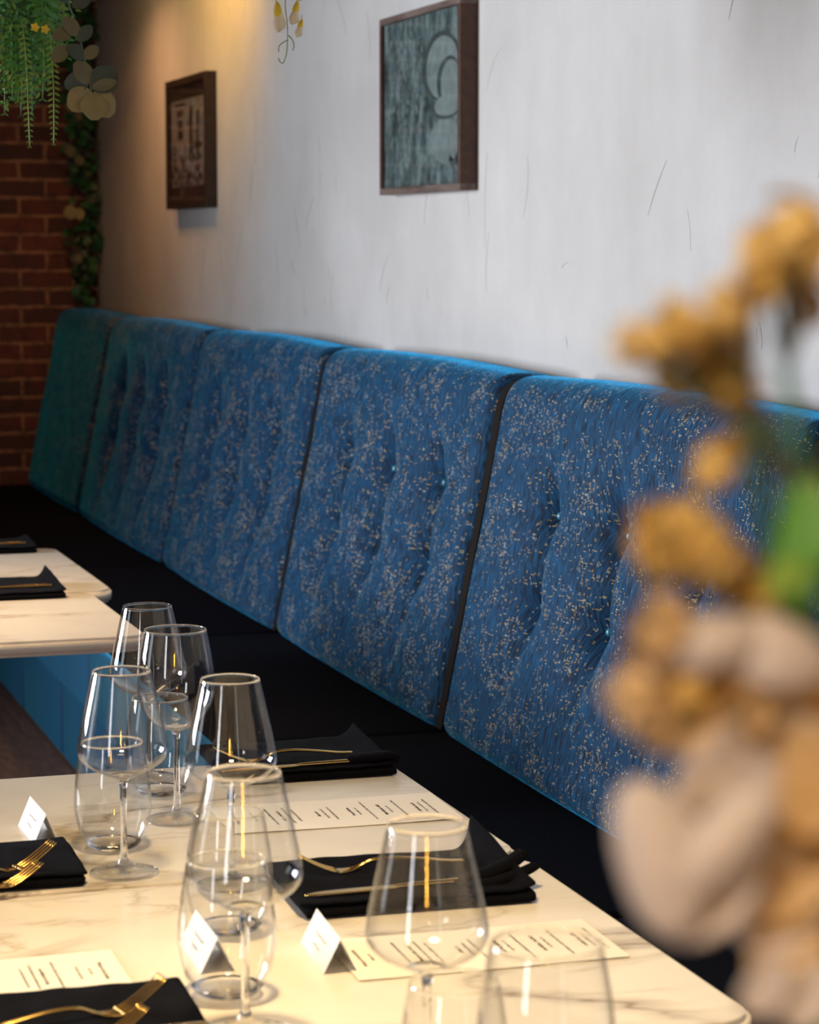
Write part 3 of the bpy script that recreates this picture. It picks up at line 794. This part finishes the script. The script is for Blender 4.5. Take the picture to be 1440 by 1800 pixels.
# page 0.30 long: items (offset down the page, line width, letter height, bold)
PAGE = [(.022, .060, .0048, 1), (.034, .022, .0034, 0), (.046, .044, .0034, 0), (.068, .088, .0036, 0),
        (.082, .052, .0046, 1), (.091, .084, .0034, 0), (.101, .066, .0034, 0),
        (.130, .026, .0046, 1), (.139, .050, .0034, 0), (.149, .070, .0034, 0),
        (.174, .040, .0046, 1), (.183, .036, .0034, 0), (.197, .096, .0034, 0),
        (.216, .056, .0046, 1), (.225, .036, .0034, 0), (.239, .094, .0034, 0),
        (.262, .048, .0046, 1), (.270, .052, .0034, 0), (.280, .078, .0034, 0)]
def make_menu(x0, x1, y0, y1, label, facing, rot=0, seed=1):
    """facing=+1: page top toward -x (bench guest); -1: page top toward +x"""
    xc, yc = (x0+x1)/2, (y0+y1)/2; hx, hy = (x1-x0)/2, (y1-y0)/2
    root = empty('menu', (xc, yc, TZ+.0006), rot); tag(root, label, 'menu', 'printed menus')
    NX = 24; vs, fs = [], []
    def hz(x): return .0004+.0016*(.5-.5*math.cos((x/hx)*PI*1.0)) * (0.6 if seed % 2 else .4)
    for top in (0, 1):
        for i in range(NX+1):
            x = -hx+2*hx*i/NX
            for y in (-hy, hy): vs.append((x, y, hz(x)+(.0003 if top else 0)))
    n = (NX+1)*2
    for i in range(NX):
        a = 2*i; fs.append((n+a, n+a+2, n+a+3, n+a+1)); fs.append((a, a+1, a+3, a+2))
        fs.append((a, a+2, n+a+2, n+a)); fs.append((a+1, n+a+1, n+a+3, a+3))
    fs.append((0, n, n+1, 1)); e = 2*NX; fs.append((e, e+1, n+e+1, n+e))
    from_data('sheet', vs, fs, M['paper'], root, smooth=False)
    rnd = random.Random(seed)
    mbs = {0: MB(), 1: MB()}
    for off, wd, h, bold in PAGE:
        x = facing*(-hx+off) + 0.0
        y = -facing*wd/2
        z = .0005+hz(x)
        if bold and off < .03: continue
        glyph_line(mbs[bold], x, y, wd, h, rnd, z, facing, 1.2 if bold else 1.0)
    mbs[0].build('printed_text', M['ink'], root, False)
    mbs[1].build('printed_heading', M['inkbold'], root, False)
    cu = bpy.data.curves.new('title_text', 'FONT'); cu.body = 'Winter in the Garden'; cu.size = .0066; cu.align_x = 'CENTER'; cu.offset = .00008
    to = bpy.data.objects.new('tmp_title', cu); C.objects.link(to)
    bpy.context.view_layer.update()
    dg = bpy.context.evaluated_depsgraph_get(); me = bpy.data.meshes.new_from_object(to.evaluated_get(dg))
    bpy.data.objects.remove(to)
    me.materials.clear()
    o = link('title', me, M['inkbold'], root, False)
    o.location = (facing*(-hx+.022), 0, .0006+hz(facing*(-hx+.022))); o.rotation_euler = (0, 0, facing*PI/2)
    return root
make_menu(.690, .992, 2.866, 3.016, 'long white menu on the middle table beside the bench', 1, -.03, 1)
make_menu(.668, .958, 2.242, 2.386, 'long white menu right of the large wine glass', 1, -.02, 2)
make_menu(.150, .450, 2.285, 2.425, 'white menu at bottom left above the two-fork napkin', -1, -.005, 3)
make_menu(.100, .398, 2.872, 3.022, 'white menu at the left edge beside the folded card', -1, .0, 4)
def make_card(far, near, spread, h, label, text=True):
    """tent card: ridge from far to near (xy), panels spread sideways"""
    f, n = Vector(far), Vector(near); c = (f+n)/2; d = (f-n); Lh = d.length/2
    ang = math.atan2(d.y, d.x)-PI/2
    root = empty('place_card', (c.x, c.y, TZ+.0004), ang); tag(root, label, 'place card', 'folded place cards')
    t = .0006
    for s, nm in ((-1, 'front_panel'), (1, 'back_panel')):
        vs = [(s*spread, -Lh, 0), (s*spread, Lh, 0), (0, Lh, h), (0, -Lh, h)]
        vs += [(v[0]-s*t, v[1], v[2]-(t if v[2] > 0 else 0)) for v in vs]
        fs = [(0, 1, 2, 3), (7, 6, 5, 4), (0, 4, 5, 1), (1, 5, 6, 2), (2, 6, 7, 3), (3, 7, 4, 0)]
        bm = bmesh.new(); bv = [bm.verts.new(v) for v in vs]
        for q in fs: bm.faces.new([bv[i] for i in q])
        from_bm(nm, bm, M['card'], root)
    if text:
        rnd = random.Random(len(label)); mb = MB(); sl = math.hypot(spread, h)
        for off, wd in ((.40, .42), (.66, .26)):
            p = -Lh*wd
            while p < Lh*wd:
                a = off+rnd.uniform(-.03, .03); q = p+rnd.uniform(.0012, .0022)
                pts = []
                for (yy, aa) in ((p, a), (q, a), (q, a+.045), (p, a+.045)):
                    pts.append((-spread*aa-.0003, yy, h*(1-aa)+.0003))
                mb.add(pts, [(0, 1, 2, 3)]); p = q+rnd.uniform(.0002, .0008)
        mb.build('handwritten_name', M['inksoft'], root, False)
    return root
make_card((.458, 3.002), (.461, 2.896), .016, .037, 'folded white place card left of the leftmost wine glass')
make_card((.664, 2.392), (.657, 2.278), .018, .036, 'lone folded white place card in the middle of the table')
make_card((.542, 2.428), (.540, 2.318), .018, .036, 'folded white place card seen through the big stemless glass')

# ------------------------------------------------------------------ framed prints
def make_frame(y0, y1, z0, z1, depth, bw, label, mat, sidemat, mount, art, builder):
    yc, zc = (y0+y1)/2, (z0+z1)/2; hy, hz = (y1-y0)/2, (z1-z0)/2
    root = empty('framed_print', (XW-depth/2, yc, zc)); tag(root, label, 'framed print')
    hd = depth/2-.001
    box('frame_rail', -hd, hd, -hy, hy, hz-bw, hz, mat, root, .0015); box('frame_rail', -hd, hd, -hy, hy, -hz, -hz+bw, mat, root, .0015)
    box('frame_stile', -hd, hd, -hy, -hy+bw, -hz+bw, hz-bw, sidemat, root, .0015); box('frame_stile', -hd, hd, hy-bw, hy, -hz+bw, hz-bw, sidemat, root, .0015)
    mx = -hd+.012
    if mount:
        box('mount_board', mx, mx+.004, -hy+bw, hy-bw, -hz+bw, hz-bw, M['mount'], root)
        ay, az = mount
    else: ay, az = hy-bw, hz-bw
    pr = box('print', mx-.0015, mx-.0002 if mount else mx+.004, -ay, ay, -az, az, art, root)
    builder(root, mx-.002, ay, az)
    g = box('glazing', -hd+.004, -hd+.006, -hy+bw, hy-bw, -hz+bw, hz-bw, M['pane'], root)
    return root
m, nt, b = new_mat('picture_glass'); b.inputs['Base Color'].default_value = (1, 1, 1, 1); b.inputs['Transmission Weight'].default_value = 1.0
b.inputs['Roughness'].default_value = 0.02; b.inputs['IOR'].default_value = 1.45; M['pane'] = m
def flat_poly(mb, x, pts): mb.add([(x, p[0], p[1]) for p in pts], [tuple(range(len(pts)))])
def ell(cy_, cz, ry, rz, n=24, a0=0, a1=2*PI): return [(cy_+ry*math.cos(a0+(a1-a0)*i/n), cz+rz*math.sin(a0+(a1-a0)*i/n)) for i in range(n)]
def art_shop(root, x, ay, az):
    # blocky dark lettering-like patches and a tall post, on a pale ground; local +y is far (left in view)
    mb = MB()
    def r(y0, y1, z0, z1): flat_poly(mb, x, [(y0, z0), (y1, z0), (y1, z1), (y0, z1)])
    r(ay*.1, ay*.75, az*.86, az*.93)
    r(ay*.25, ay*.62, az*.62, az*.78); r(ay*.25, ay*.6, az*.34, az*.54); r(ay*.25, ay*.58, az*.10, az*.30)
    r(-ay*.32, -ay*.16, -az*.25, az*.82); r(-ay*.72, -ay*.58, -az*.45, az*.72); r(-ay*.5, -ay*.44, -az*.1, az*.3)
    r(-ay*.92, -ay*.45, -az*.15, -az*.02)
    rnd = random.Random(4)
    for _ in range(46):
        cy_, cz = rnd.uniform(-ay*.92, ay*.92), rnd.uniform(-az*.92, -az*.3); s = rnd.uniform(.008, .02)
        flat_poly(mb, x, ell(cy_, cz, s, s*.8, 8))
    mb.build('printed_shapes', M['printblack'], root, False)
def art_bottle(root, x, ay, az):
    mb = MB(); dk = MB(); rnd = random.Random(8)
    # rounded pale shapes down the near side of the print (local -y), dark outlines, blossom dots
    flat_poly(dk, x, ell(-ay*.52, az*.36, ay*.48, az*.40, 30))
    flat_poly(mb, x-.0003, ell(-ay*.55, az*.34, ay*.40, az*.36, 30))
    flat_poly(dk, x-.0006, ell(-ay*.72, az*.16, ay*.30, az*.30, 24)); flat_poly(mb, x-.0009, ell(-ay*.76, az*.14, ay*.24, az*.27, 24))
    flat_poly(dk, x-.0012, ell(-ay*.66, -az*.12, ay*.36, az*.14, 24)); flat_poly(mb, x-.0015, ell(-ay*.68, -az*.10, ay*.32, az*.12, 24))
    flat_poly(mb, x-.0009, ell(-ay*.62, -az*.50, ay*.38, az*.26, 24))
    for _ in range(150):
        if rnd.random() < .3: cy_, cz = rnd.uniform(-ay*.95, -ay*.35), rnd.uniform(-az*.85, -az*.55)
        else:
            cy_ = rnd.uniform(-ay*.1, ay*.85); cz = rnd.uniform(-az*.6, az*.75)
        s = rnd.uniform(.003, .010); flat_poly(mb, x-.0018, ell(cy_, cz, s, s*1.1, 7))
    mb.build('printed_pale_shapes', M['artpale'], root, False); dk.build('printed_outlines', M['artdark'], root, False)
make_frame(8.058, 8.70, 1.606, 2.062, .042, .026, 'smaller dark-framed black and white print near the far corner', M['frame1'], M['frame1'], (.255, .152), M['art1'], art_shop)
make_frame(5.406, 6.045, 1.607, 2.055, .046, .017, 'larger brown-framed grey-green print with a warm reflection', M['frame2'], M['frameside'], None, M['art2'], art_bottle)

# ------------------------------------------------------------------ foliage
def leaf_geo(mb, base, direction, up, length, width, bend=.2, round_=False, seg=5, cup=.15):
    d = direction.normalized(); s = d.cross(up)
    if s.length < 1e-4: s = d.cross(Vector((1, 0, 0)))
    s.normalize(); n = s.cross(d).normalized()
    vs = []; fs = []
    for i in range(seg+1):
        f = i/seg
        wv = math.sin(PI*min(.97, max(.04, f)))**(.55 if round_ else .9) * width/2
        c = base+d*length*f - n*bend*length*f*f
        vs += [c+s*wv+n*cup*wv, c-n*0, c-s*wv+n*cup*wv]
    for i in range(seg):
        a = 3*i; fs += [(a, a+1, a+4, a+3), (a+1, a+2, a+5, a+4)]
    mb.add(vs, fs)
def frond(root, start, dirv, length, mat, rnd, pin=.016, name='frond', droop=1.0):
    mb = MB(); p = Vector(start); d = Vector(dirv).normalized(); n = 22; pts = [p.copy()]
    for i in range(n):
        d = (d+Vector((0, 0, -.22*droop))+Vector((rnd.uniform(-.03, .03), rnd.uniform(-.03, .03), 0))).normalized(); p = p+d*length/n; pts.append(p.copy())
        f = i/n; pl = pin*(math.sin(PI*min(1, .18+.80*f))**.8)+.002
        s = d.cross(Vector((0, 1, .2))).normalized()
        for sg in (-1, 1):
            leaf_geo(mb, p, (s*sg+d*.45), Vector((0, -1, .3)), pl, pl*.38, .15, seg=3)
    v, f = tube_data(pts, .0009, 5); mb.add(v, f)
    return mb.build(name, mat, root)
rnd = random.Random(12)
hb = empty('hanging_fern', (.70, 4.50, 2.20)); tag(hb, 'bright green artificial fern and ivy bunch hanging in the top left corner', 'plant')
lathe('basket', [(0, -.06), (.07, -.055), (.11, 0), (.12, .05), (.114, .05), (.10, .0), (.06, -.04), (0, -.045)], M['vine'], hb, 24)
for a in range(3):
    tube('hanger', [(.115*math.cos(a*2.1), .115*math.sin(a*2.1), .05), (0, 0, .45)], .002, M['blackmetal'], hb, 6)
tube('hook_rod', [(0, 0, .44), (0, 0, .80)], .003, M['blackmetal'], hb, 6)
mats = ['leafa', 'leafb', 'leafc', 'leafmint', 'fern', 'leafa', 'leafmint']
for i in range(70):
    x = rnd.uniform(-.16, .09); y = rnd.uniform(-.09, .09)
    zt = rnd.uniform(-.06, .02)
    ln = rnd.uniform(.30, .50) * (1.0 - .30*max(0, x/.09))
    frond(hb, (x*.55, y*.6, zt), (x*2.2, y*2, -.9), ln, M[mats[i % 7]], rnd, rnd.uniform(.016, .030))
# two fern tips hanging lowest
for x, zz, ln in ((-.018, -.33, .225), (.030, -.325, .225)):
    frond(hb, (x, -.10, zz+.01), (.1, 0, -1), ln, M['leafb'], rnd, .012, 'fern_tip')
for k in range(3):
    mb = MB()
    for i in range(1150):
        q = Vector((rnd.uniform(-.18, .085), rnd.uniform(-.11, .09), rnd.uniform(-.47, -.10)))
        lim = -.45+1.1*max(0, q.x+.0)
        if q.z < lim-rnd.uniform(-.02, .03): continue
        dv = Vector((rnd.uniform(-1, 1), rnd.uniform(-1, .3), rnd.uniform(-1, .3)))
        leaf_geo(mb, q, dv, Vector((rnd.uniform(-.4, .4), -1, .5)), rnd.uniform(.007, .015), rnd.uniform(.004, .008), seg=3)
    o = mb.build('small_leaves', M[['leafa', 'leafmint', 'leafb'][k]], hb); o['kind'] = 'stuff'
mb = MB()
for q in ((.000, -.125, -.335), (.018, -.125, -.338), (-.03, -.12, -.25)):
    for a in range(5): leaf_geo(mb, Vector(q), Vector((math.cos(a*1.26), -.5, math.sin(a*1.26))), Vector((0, -1, 0)), .009, .007, seg=3)
mb.build('yellow_blossom', M['yellow'], hb)
# round-leaved sprig
def at45(px, py, D=4.4):
    return None
es = empty('eucalyptus_sprig', (.795, 4.36, 1.812)); tag(es, 'round khaki-leaved sprig hanging at the right of the green fern bunch', 'plant')
SP = [(-.06, .05, .60), (-.05, .02, .30), (-.045, 0, .12), (-.02, 0, .05), (-.005, 0, -.02), (.002, 0, -.05), (.004, 0, -.075)]
tube('stem', SP, .0016, M['leafc'], es, 6)
LV = [(.004, -.062, .0, -1, -.25, .050, .050, 'leafpale'), (.004, -.062, .75, -.8, 0, .052, .050, 'leafpale'), (.0, -.058, -.9, -.75, 0, .050, .048, 'leafpale'),
      (.006, -.055, .7, .65, 0, .052, .052, 'leafgrey'), (.004, -.052, 1, .25, -.3, .045, .022, 'leafd'), (.0, -.045, -.6, .9, 0, .046, .036, 'leafd'),
      (-.002, -.04, -.9, -.15, .4, .045, .040, 'leafgrey'), (-.01, .0, .6, .5, 0, .032, .024, 'leafd'), (-.01, .0, -.7, .5, 0, .036, .028, 'leafgrey'),
      (-.02, .03, .7, .8, 0, .036, .024, 'leafgrey'), (-.02, .04, -.6, .7, 0, .040, .028, 'leafd'), (-.03, .05, -.9, -.4, 0, .040, .028, 'leafd'),
      (-.03, .09, .8, .4, 0, .036, .024, 'leafgrey'), (-.035, .10, -.8, .6, 0, .036, .026, 'leafgrey'), (-.04, .02, -.8, -.8, 0, .038, .028, 'leafd'),
      (-.04, .13, .9, .5, 0, .036, .026, 'leafgrey'), (-.04, .15, -.8, .5, 0, .036, .026, 'leafc')]
for x, z, dx, dz, dy, ln, wd, mt in LV:
    mb = MB(); leaf_geo(mb, Vector((x, -.002, z)), Vector((dx, dy-.15, dz)), Vector((0, -1, .15)), ln, wd, .12, True, 7, .12)
    mb.build('leaf', M[mt], es)
# garland in the far corner
gv = empty('ivy_garland', (1.80, 10.22, 1.25)); tag(gv, 'dark leafy garland running up the corner between brick and plaster', 'garland')
pts = [(.02*math.sin(i*.9)+.03, .01*math.sin(i*1.7), i*.175) for i in range(11)]
tube('stem', pts, .008, M['vine'], gv, 6)
dk = MB(); gr = MB()
for i in range(330):
    z = rnd.uniform(-.02, 1.75); wdt = .075+.02*math.sin(z*7)
    q = Vector((.025+rnd.uniform(-1, 1)*wdt*(.8 if z > .15 else .4), rnd.uniform(-.07, .03), z))
    if q.x > .085: q.x = .085
    dv = Vector((rnd.uniform(-1, .6), rnd.uniform(-1, .2), rnd.uniform(-1, .5)))
    leaf_geo(gr if rnd.random() < .25 else dk, q, dv, Vector((0, -1, .4)), rnd.uniform(.03, .055), rnd.uniform(.026, .045), .2, True, 5)
o = dk.build('dark_leaves', M['leafc'], gv); o['kind'] = 'stuff'
o = gr.build('grey_leaves', M['leafgrey'], gv); o['kind'] = 'stuff'
for x, z, s in ((-.055, .37, .058), (-.015, .36, .05), (-.05, .62, .05), (-.01, .58, .045), (-.05, .80, .045), (.03, .86, .04), (-.02, .17, .04), (-.01, .76, .035)):
    mb = MB(); leaf_geo(mb, Vector((x, -.085, z+.02)), Vector((.3, -.2, -.8)), Vector((0, -1, .2)), s, s*.95, .1, True, 6); mb.build('leaf', M['leafpale' if z in (.37, .36) else 'leafd'], gv)
# hanging pea-like blossom
wf = empty('hanging_blossom', (1.122, 4.225, 1.80)); tag(wf, 'cream and yellow blossom sprig hanging at the top, left of the larger print', 'flower')
tube('stem', smooth_profile([(0.008, 0, 1.2), (.010, 0, .7), (.004, 0, .3), (.0, 0, .12), (.003, 0, .075), (.004, 0, .05), (.002, 0, .02), (-.004, 0, .002), (-.010, 0, .003), (-.013, 0, .010)], 5), .0009, M['leafb'], wf, 6)
tube('tendril', smooth_profile([(.004, 0, .042), (-.006, 0, .036), (-.012, 0, .030), (-.0125, 0, .020)], 4), .0010, M['leafb'], wf, 6)
tube('tendril', smooth_profile([(.006, 0, .05), (.014, 0, .04), (.0155, 0, .030), (.013, 0, .024)], 4), .0010, M['leafb'], wf, 6)
def blossom(x, z, ang, s):
    b_ = empty('blossom', (x, 0, z)); b_.parent = wf; b_.rotation_euler = (0, ang, .2)
    for nm, mt, sc, off in (('keel', 'yellow', (.0055, .0055, .012), .004), ('petal', 'cream', (.0085, .006, .013), -.010)):
        bm = bmesh.new(); bmesh.ops.create_uvsphere(bm, u_segments=16, v_segments=10, radius=1)
        for v in bm.verts:
            v.co.x *= 1-.35*v.co.z
            v.co.z += .12*math.sin(v.co.x*3)
        bmesh.ops.scale(bm, vec=(sc[0]*s, sc[1]*s, sc[2]*s), verts=bm.verts); bmesh.ops.translate(bm, vec=(0, 0, off*s), verts=bm.verts)
        from_bm(nm, bm, M[mt], b_, True)
    tube('stalk', [(0, 0, .013*s), (-.002, 0, .024*s)], .0007, M['leafb'], b_, 6)
blossom(-.013, .087, -.15, 1.35); blossom(.019, .094, .18, 1.1); blossom(.027, .066, .25, .85); blossom(.028, .132, .2, 1.0)

# ------------------------------------------------------------------ foreground flowers in a vase
VX, VY = .31, .50; FD = .58; FS = FD/.70
vz = empty('flower_vase', (VX, VY, TZ+.0005)); tag(vz, 'white ceramic vase holding the blurred flowers, below the view', 'vase')
lathe('vase_body', smooth_profile([(0, 0), (.05, 0), (.062, .01), (.07, .08), (.06, .17), (.042, .22), (.046, .245), (.0435, .245), (.039, .22), (.055, .17), (.064, .08), (.056, .015), (0, .012)], 4), M['ceramic'], vz, 40)
cp, sp = math.cos(math.radians(6.3106)), math.sin(math.radians(6.3106)); cyw, syw = math.cos(math.radians(17.7654)), math.sin(math.radians(17.7654))
Fv = Vector((syw*cp, cyw*cp, -sp)); Rv = Vector((cyw, -syw, 0)); Uv = Rv.cross(Fv)
def fl_pt(u, v, d):
    """bouquet layout in metres: u across, v up from the view axis, d = depth behind the nearest bloom"""
    return Vector((0, 0, 1.48)) + Fv*(FD+d*FS) + Rv*u + Uv*v
def px(x, y, d=0.0):
    k = FD/4250
    return ((x-720)*k, (900-y)*k, d)
neck = Vector((VX, VY, TZ+.20))
def stem_to(root, top, r=.0018, mat='leafc', bow=.02):
    mid = (top+neck)/2+Rv*bow
    P = smooth_profile([tuple(top), tuple((top*.7+neck*.3)+Rv*bow*.8), tuple(mid), tuple(neck+Vector((0, 0, .03))), tuple(neck-Vector((0, 0, .17)))], 6)
    return tube('stem', P, r, M[mat], root, 8)
def floret_mesh(mb, c, r, rnd, n=26):
    for _ in range(n):
        dv = Vector((rnd.gauss(0, 1), rnd.gauss(0, 1), rnd.gauss(0, 1))).normalized()
        q = c+dv*r*rnd.uniform(.35, 1)
        t1 = dv.cross(Vector((.3, .2, 1))).normalized(); t2 = dv.cross(t1)
        for a in range(4):
            w_ = (t1*math.cos(a*PI/2)+t2*math.sin(a*PI/2)+dv*.25)
            leaf_geo(mb, q, w_, dv, r*.42, r*.36, .1, True, 3)
def spray(label, clusters, join, seed, mats_=('ochre', 'ochred')):
    r_ = random.Random(seed); root = empty('dried_flower_spray', neck); tag(root, label, 'flower', 'flowers in the vase')
    def loc(v): return Vector(v)-neck
    j = fl_pt(*px(*join))
    for (x, y, rad, d, mi) in clusters:
        c = fl_pt(*px(x, y, d)); mb = MB(); floret_mesh(mb, loc(c), rad*FS*1.3, r_, 34)
        mb.build('floret_cluster', M[mats_[mi]], root)
        P = smooth_profile([tuple(loc(c)), tuple(loc(c*.5+j*.5+Uv*-.002)), tuple(loc(j))], 4)
        tube('twig', P, .0009, M['vine'], root, 6)
    top = loc(j); P = smooth_profile([tuple(top), tuple(top*.65+Rv*.015), tuple(top*.3+Rv*.01), (0, 0, .02), (0, 0, -.17)], 6)
    tube('stem', P, .0018, M['leafc'], root, 8)
    return root
spray('tallest blurred ochre flower spray at the upper right', [(1392, 405, .0085, 0, 0), (1345, 440, .0070, .01, 0), (1428, 440, .0080, .01, 0), (1395, 470, .0075, .02, 1), (1440, 520, .006, .02, 1)], (1400, 640, .02), 1)
spray('blurred ochre flower spray reaching furthest left', [(1110, 606, .0055, 0, 0), (1150, 598, .0062, .0, 0), (1200, 570, .0080, .01, 0), (1215, 630, .0085, .02, 1), (1270, 545, .0065, .0, 0), (1300, 580, .0085, .02, 1), (1290, 660, .0080, .02, 1), (1325, 500, .0060, 0, 0), (1320, 690, .0062, .02, 1)], (1325, 735, .02), 2)
spray('small blurred ochre bud hanging on a bent twig', [(1255, 822, .0058, .0, 0), (1285, 785, .0040, .0, 1)], (1380, 740, .02), 3)
spray('blurred ochre flower spray in the middle of the bouquet', [(1160, 945, .0082, 0, 0), (1215, 948, .0085, 0, 0), (1255, 985, .0080, .01, 0), (1180, 985, .0070, .02, 1), (1310, 1015, .0075, .02, 1), (1370, 1050, .0080, .02, 1)], (1420, 1080, .03), 4)
spray('blurred tan flower cluster left of the pale bloom', [(1120, 1215, .0085, 0, 0), (1165, 1110, .0085, .0, 0), (1140, 1250, .007, .0, 0), (1220, 1200, .0095, .01, 1), (1330, 1250, .0100, .01, 0)], (1380, 1300, .03), 5, ('bloomtan', 'ochre'))
def bloom(label, petals, join, seed):
    root = empty('pale_flower', neck); tag(root, label, 'flower', 'flowers in the vase')
    for (x, y, w_, h, ang, d, mt, cup) in petals:
        c = fl_pt(*px(x, y, d))-neck; k = FD/4250; rw, rh = w_*k/2, h*k/2
        vs, fs = [], []; NR, NA = 8, 28
        vs.append(c+Fv*cup*rw)
        for i in range(1, NR+1):
            for j_ in range(NA):
                a = 2*PI*j_/NA; f = i/NR; ww = 1+.05*math.sin(3*a+seed)
                lx, ly = f*rw*ww*math.cos(a), f*rh*ww*math.sin(a)
                X = lx*math.cos(ang)-ly*math.sin(ang); Y = lx*math.sin(ang)+ly*math.cos(ang)
                dep = cup*rw*(1-f*f)+.08*rw*math.sin(2*a+seed)*f*f
                vs.append(c+Rv*X+Uv*Y+Fv*dep)
        for j_ in range(NA): fs.append((0, 1+j_, 1+(j_+1) % NA))
        for i in range(NR-1):
            for j_ in range(NA):
                a = 1+i*NA+j_; b_ = 1+i*NA+(j_+1) % NA; fs.append((a, a+NA, b_+NA, b_))
        o = from_data('petal', vs, fs, M[mt], root)
        md = o.modifiers.new('thickness', 'SOLIDIFY'); md.thickness = .0007
    top = fl_pt(*px(*join))-neck
    P = smooth_profile([tuple(top), tuple(top*.6+Rv*.01), tuple(top*.3), (0, 0, .02), (0, 0, -.17)], 6)
    tube('stem', P, .0022, M['leafc'], root, 8)
    return root
bloom('large blurred blush flower in the middle right, below the green leaves', [(1250, 1130, 210, 110, .12, .0, 'bloom', -.45), (1370, 1150, 190, 130, -.35, .002, 'bloom', -.35), (1290, 1260, 300, 170, -.2, .012, 'bloomtan', .3), (1400, 1250, 220, 240, .3, .014, 'bloomtan', .3), (1210, 1250, 200, 130, .9, .01, 'bloomtan', .2), (1350, 1350, 240, 190, .4, .008, 'bloom', .3)], (1400, 1330, .03), 1)
bloom('biggest blurred cream petalled flower low at the right', [(1160, 1500, 165, 280, .30, -.007, 'bloom', -.35), (1262, 1480, 120, 270, -.75, -.008, 'bloom', -.5), (1215, 1525, 250, 250, .45, -.002, 'bloom', .45), (1265, 1560, 170, 170, .5, .004, 'bloom', -.3), (1290, 1400, 200, 180, .3, .008, 'bloom', .3), (1400, 1490, 220, 300, -.2, .012, 'bloomtan', .35), (1385, 1600, 200, 180, .4, .016, 'bloom', .3), (1430, 1380, 120, 200, .1, .004, 'bloomtan', .2)], (1400, 1560, .03), 2)
bloom('blurred petals of the lowest pale flower at the bottom right corner', [(1345, 1740, 70, 110, -.6, .0, 'bloom', .3), (1425, 1760, 90, 130, -.5, .004, 'bloom', .3), (1400, 1690, 150, 110, .4, .014, 'bloomtan', .3)], (1430, 1750, .02), 3)
def leafy(label, leaves, join, seed):
    root = empty('leaf_sprig', neck); tag(root, label, 'foliage', 'flowers in the vase')
    for (x, y, ln, wd, dx, dy, d, mt) in leaves:
        c = fl_pt(*px(x, y, d))-neck; mb = MB()
        leaf_geo(mb, c, Rv*dx+Uv*dy+Fv*.1, -Fv, ln*FS, wd*FS, .15, True, 7); mb.build('leaf', M[mt], root)
    top = fl_pt(*px(*join))-neck
    P = smooth_profile([tuple(fl_pt(*px(1350, 720, .02))-neck), tuple(fl_pt(*px(1385, 830, .02))-neck), tuple(top), tuple(top*.5), (0, 0, .02), (0, 0, -.17)], 6)
    tube('stem', P, .0022, M['leafgrey'], root, 8)
    return root
leafy('blurred green leaves at the right edge above the blush flower', [(1400, 1080, .026, .016, .1, 1, .01, 'leafa'), (1440, 1000, .026, .016, -.1, 1, .01, 'leafa'), (1395, 1000, .022, .010, .2, 1, .01, 'leafmint'), (1440, 1150, .024, .016, -.4, .5, .02, 'leafc'), (1440, 930, .02, .014, -.1, 1, .02, 'leafb'), (1345, 1035, .014, .010, .8, .5, .0, 'leafb'), (1440, 1100, .02, .018, -.8, .3, .015, 'leafc')], (1425, 960, .02), 1)
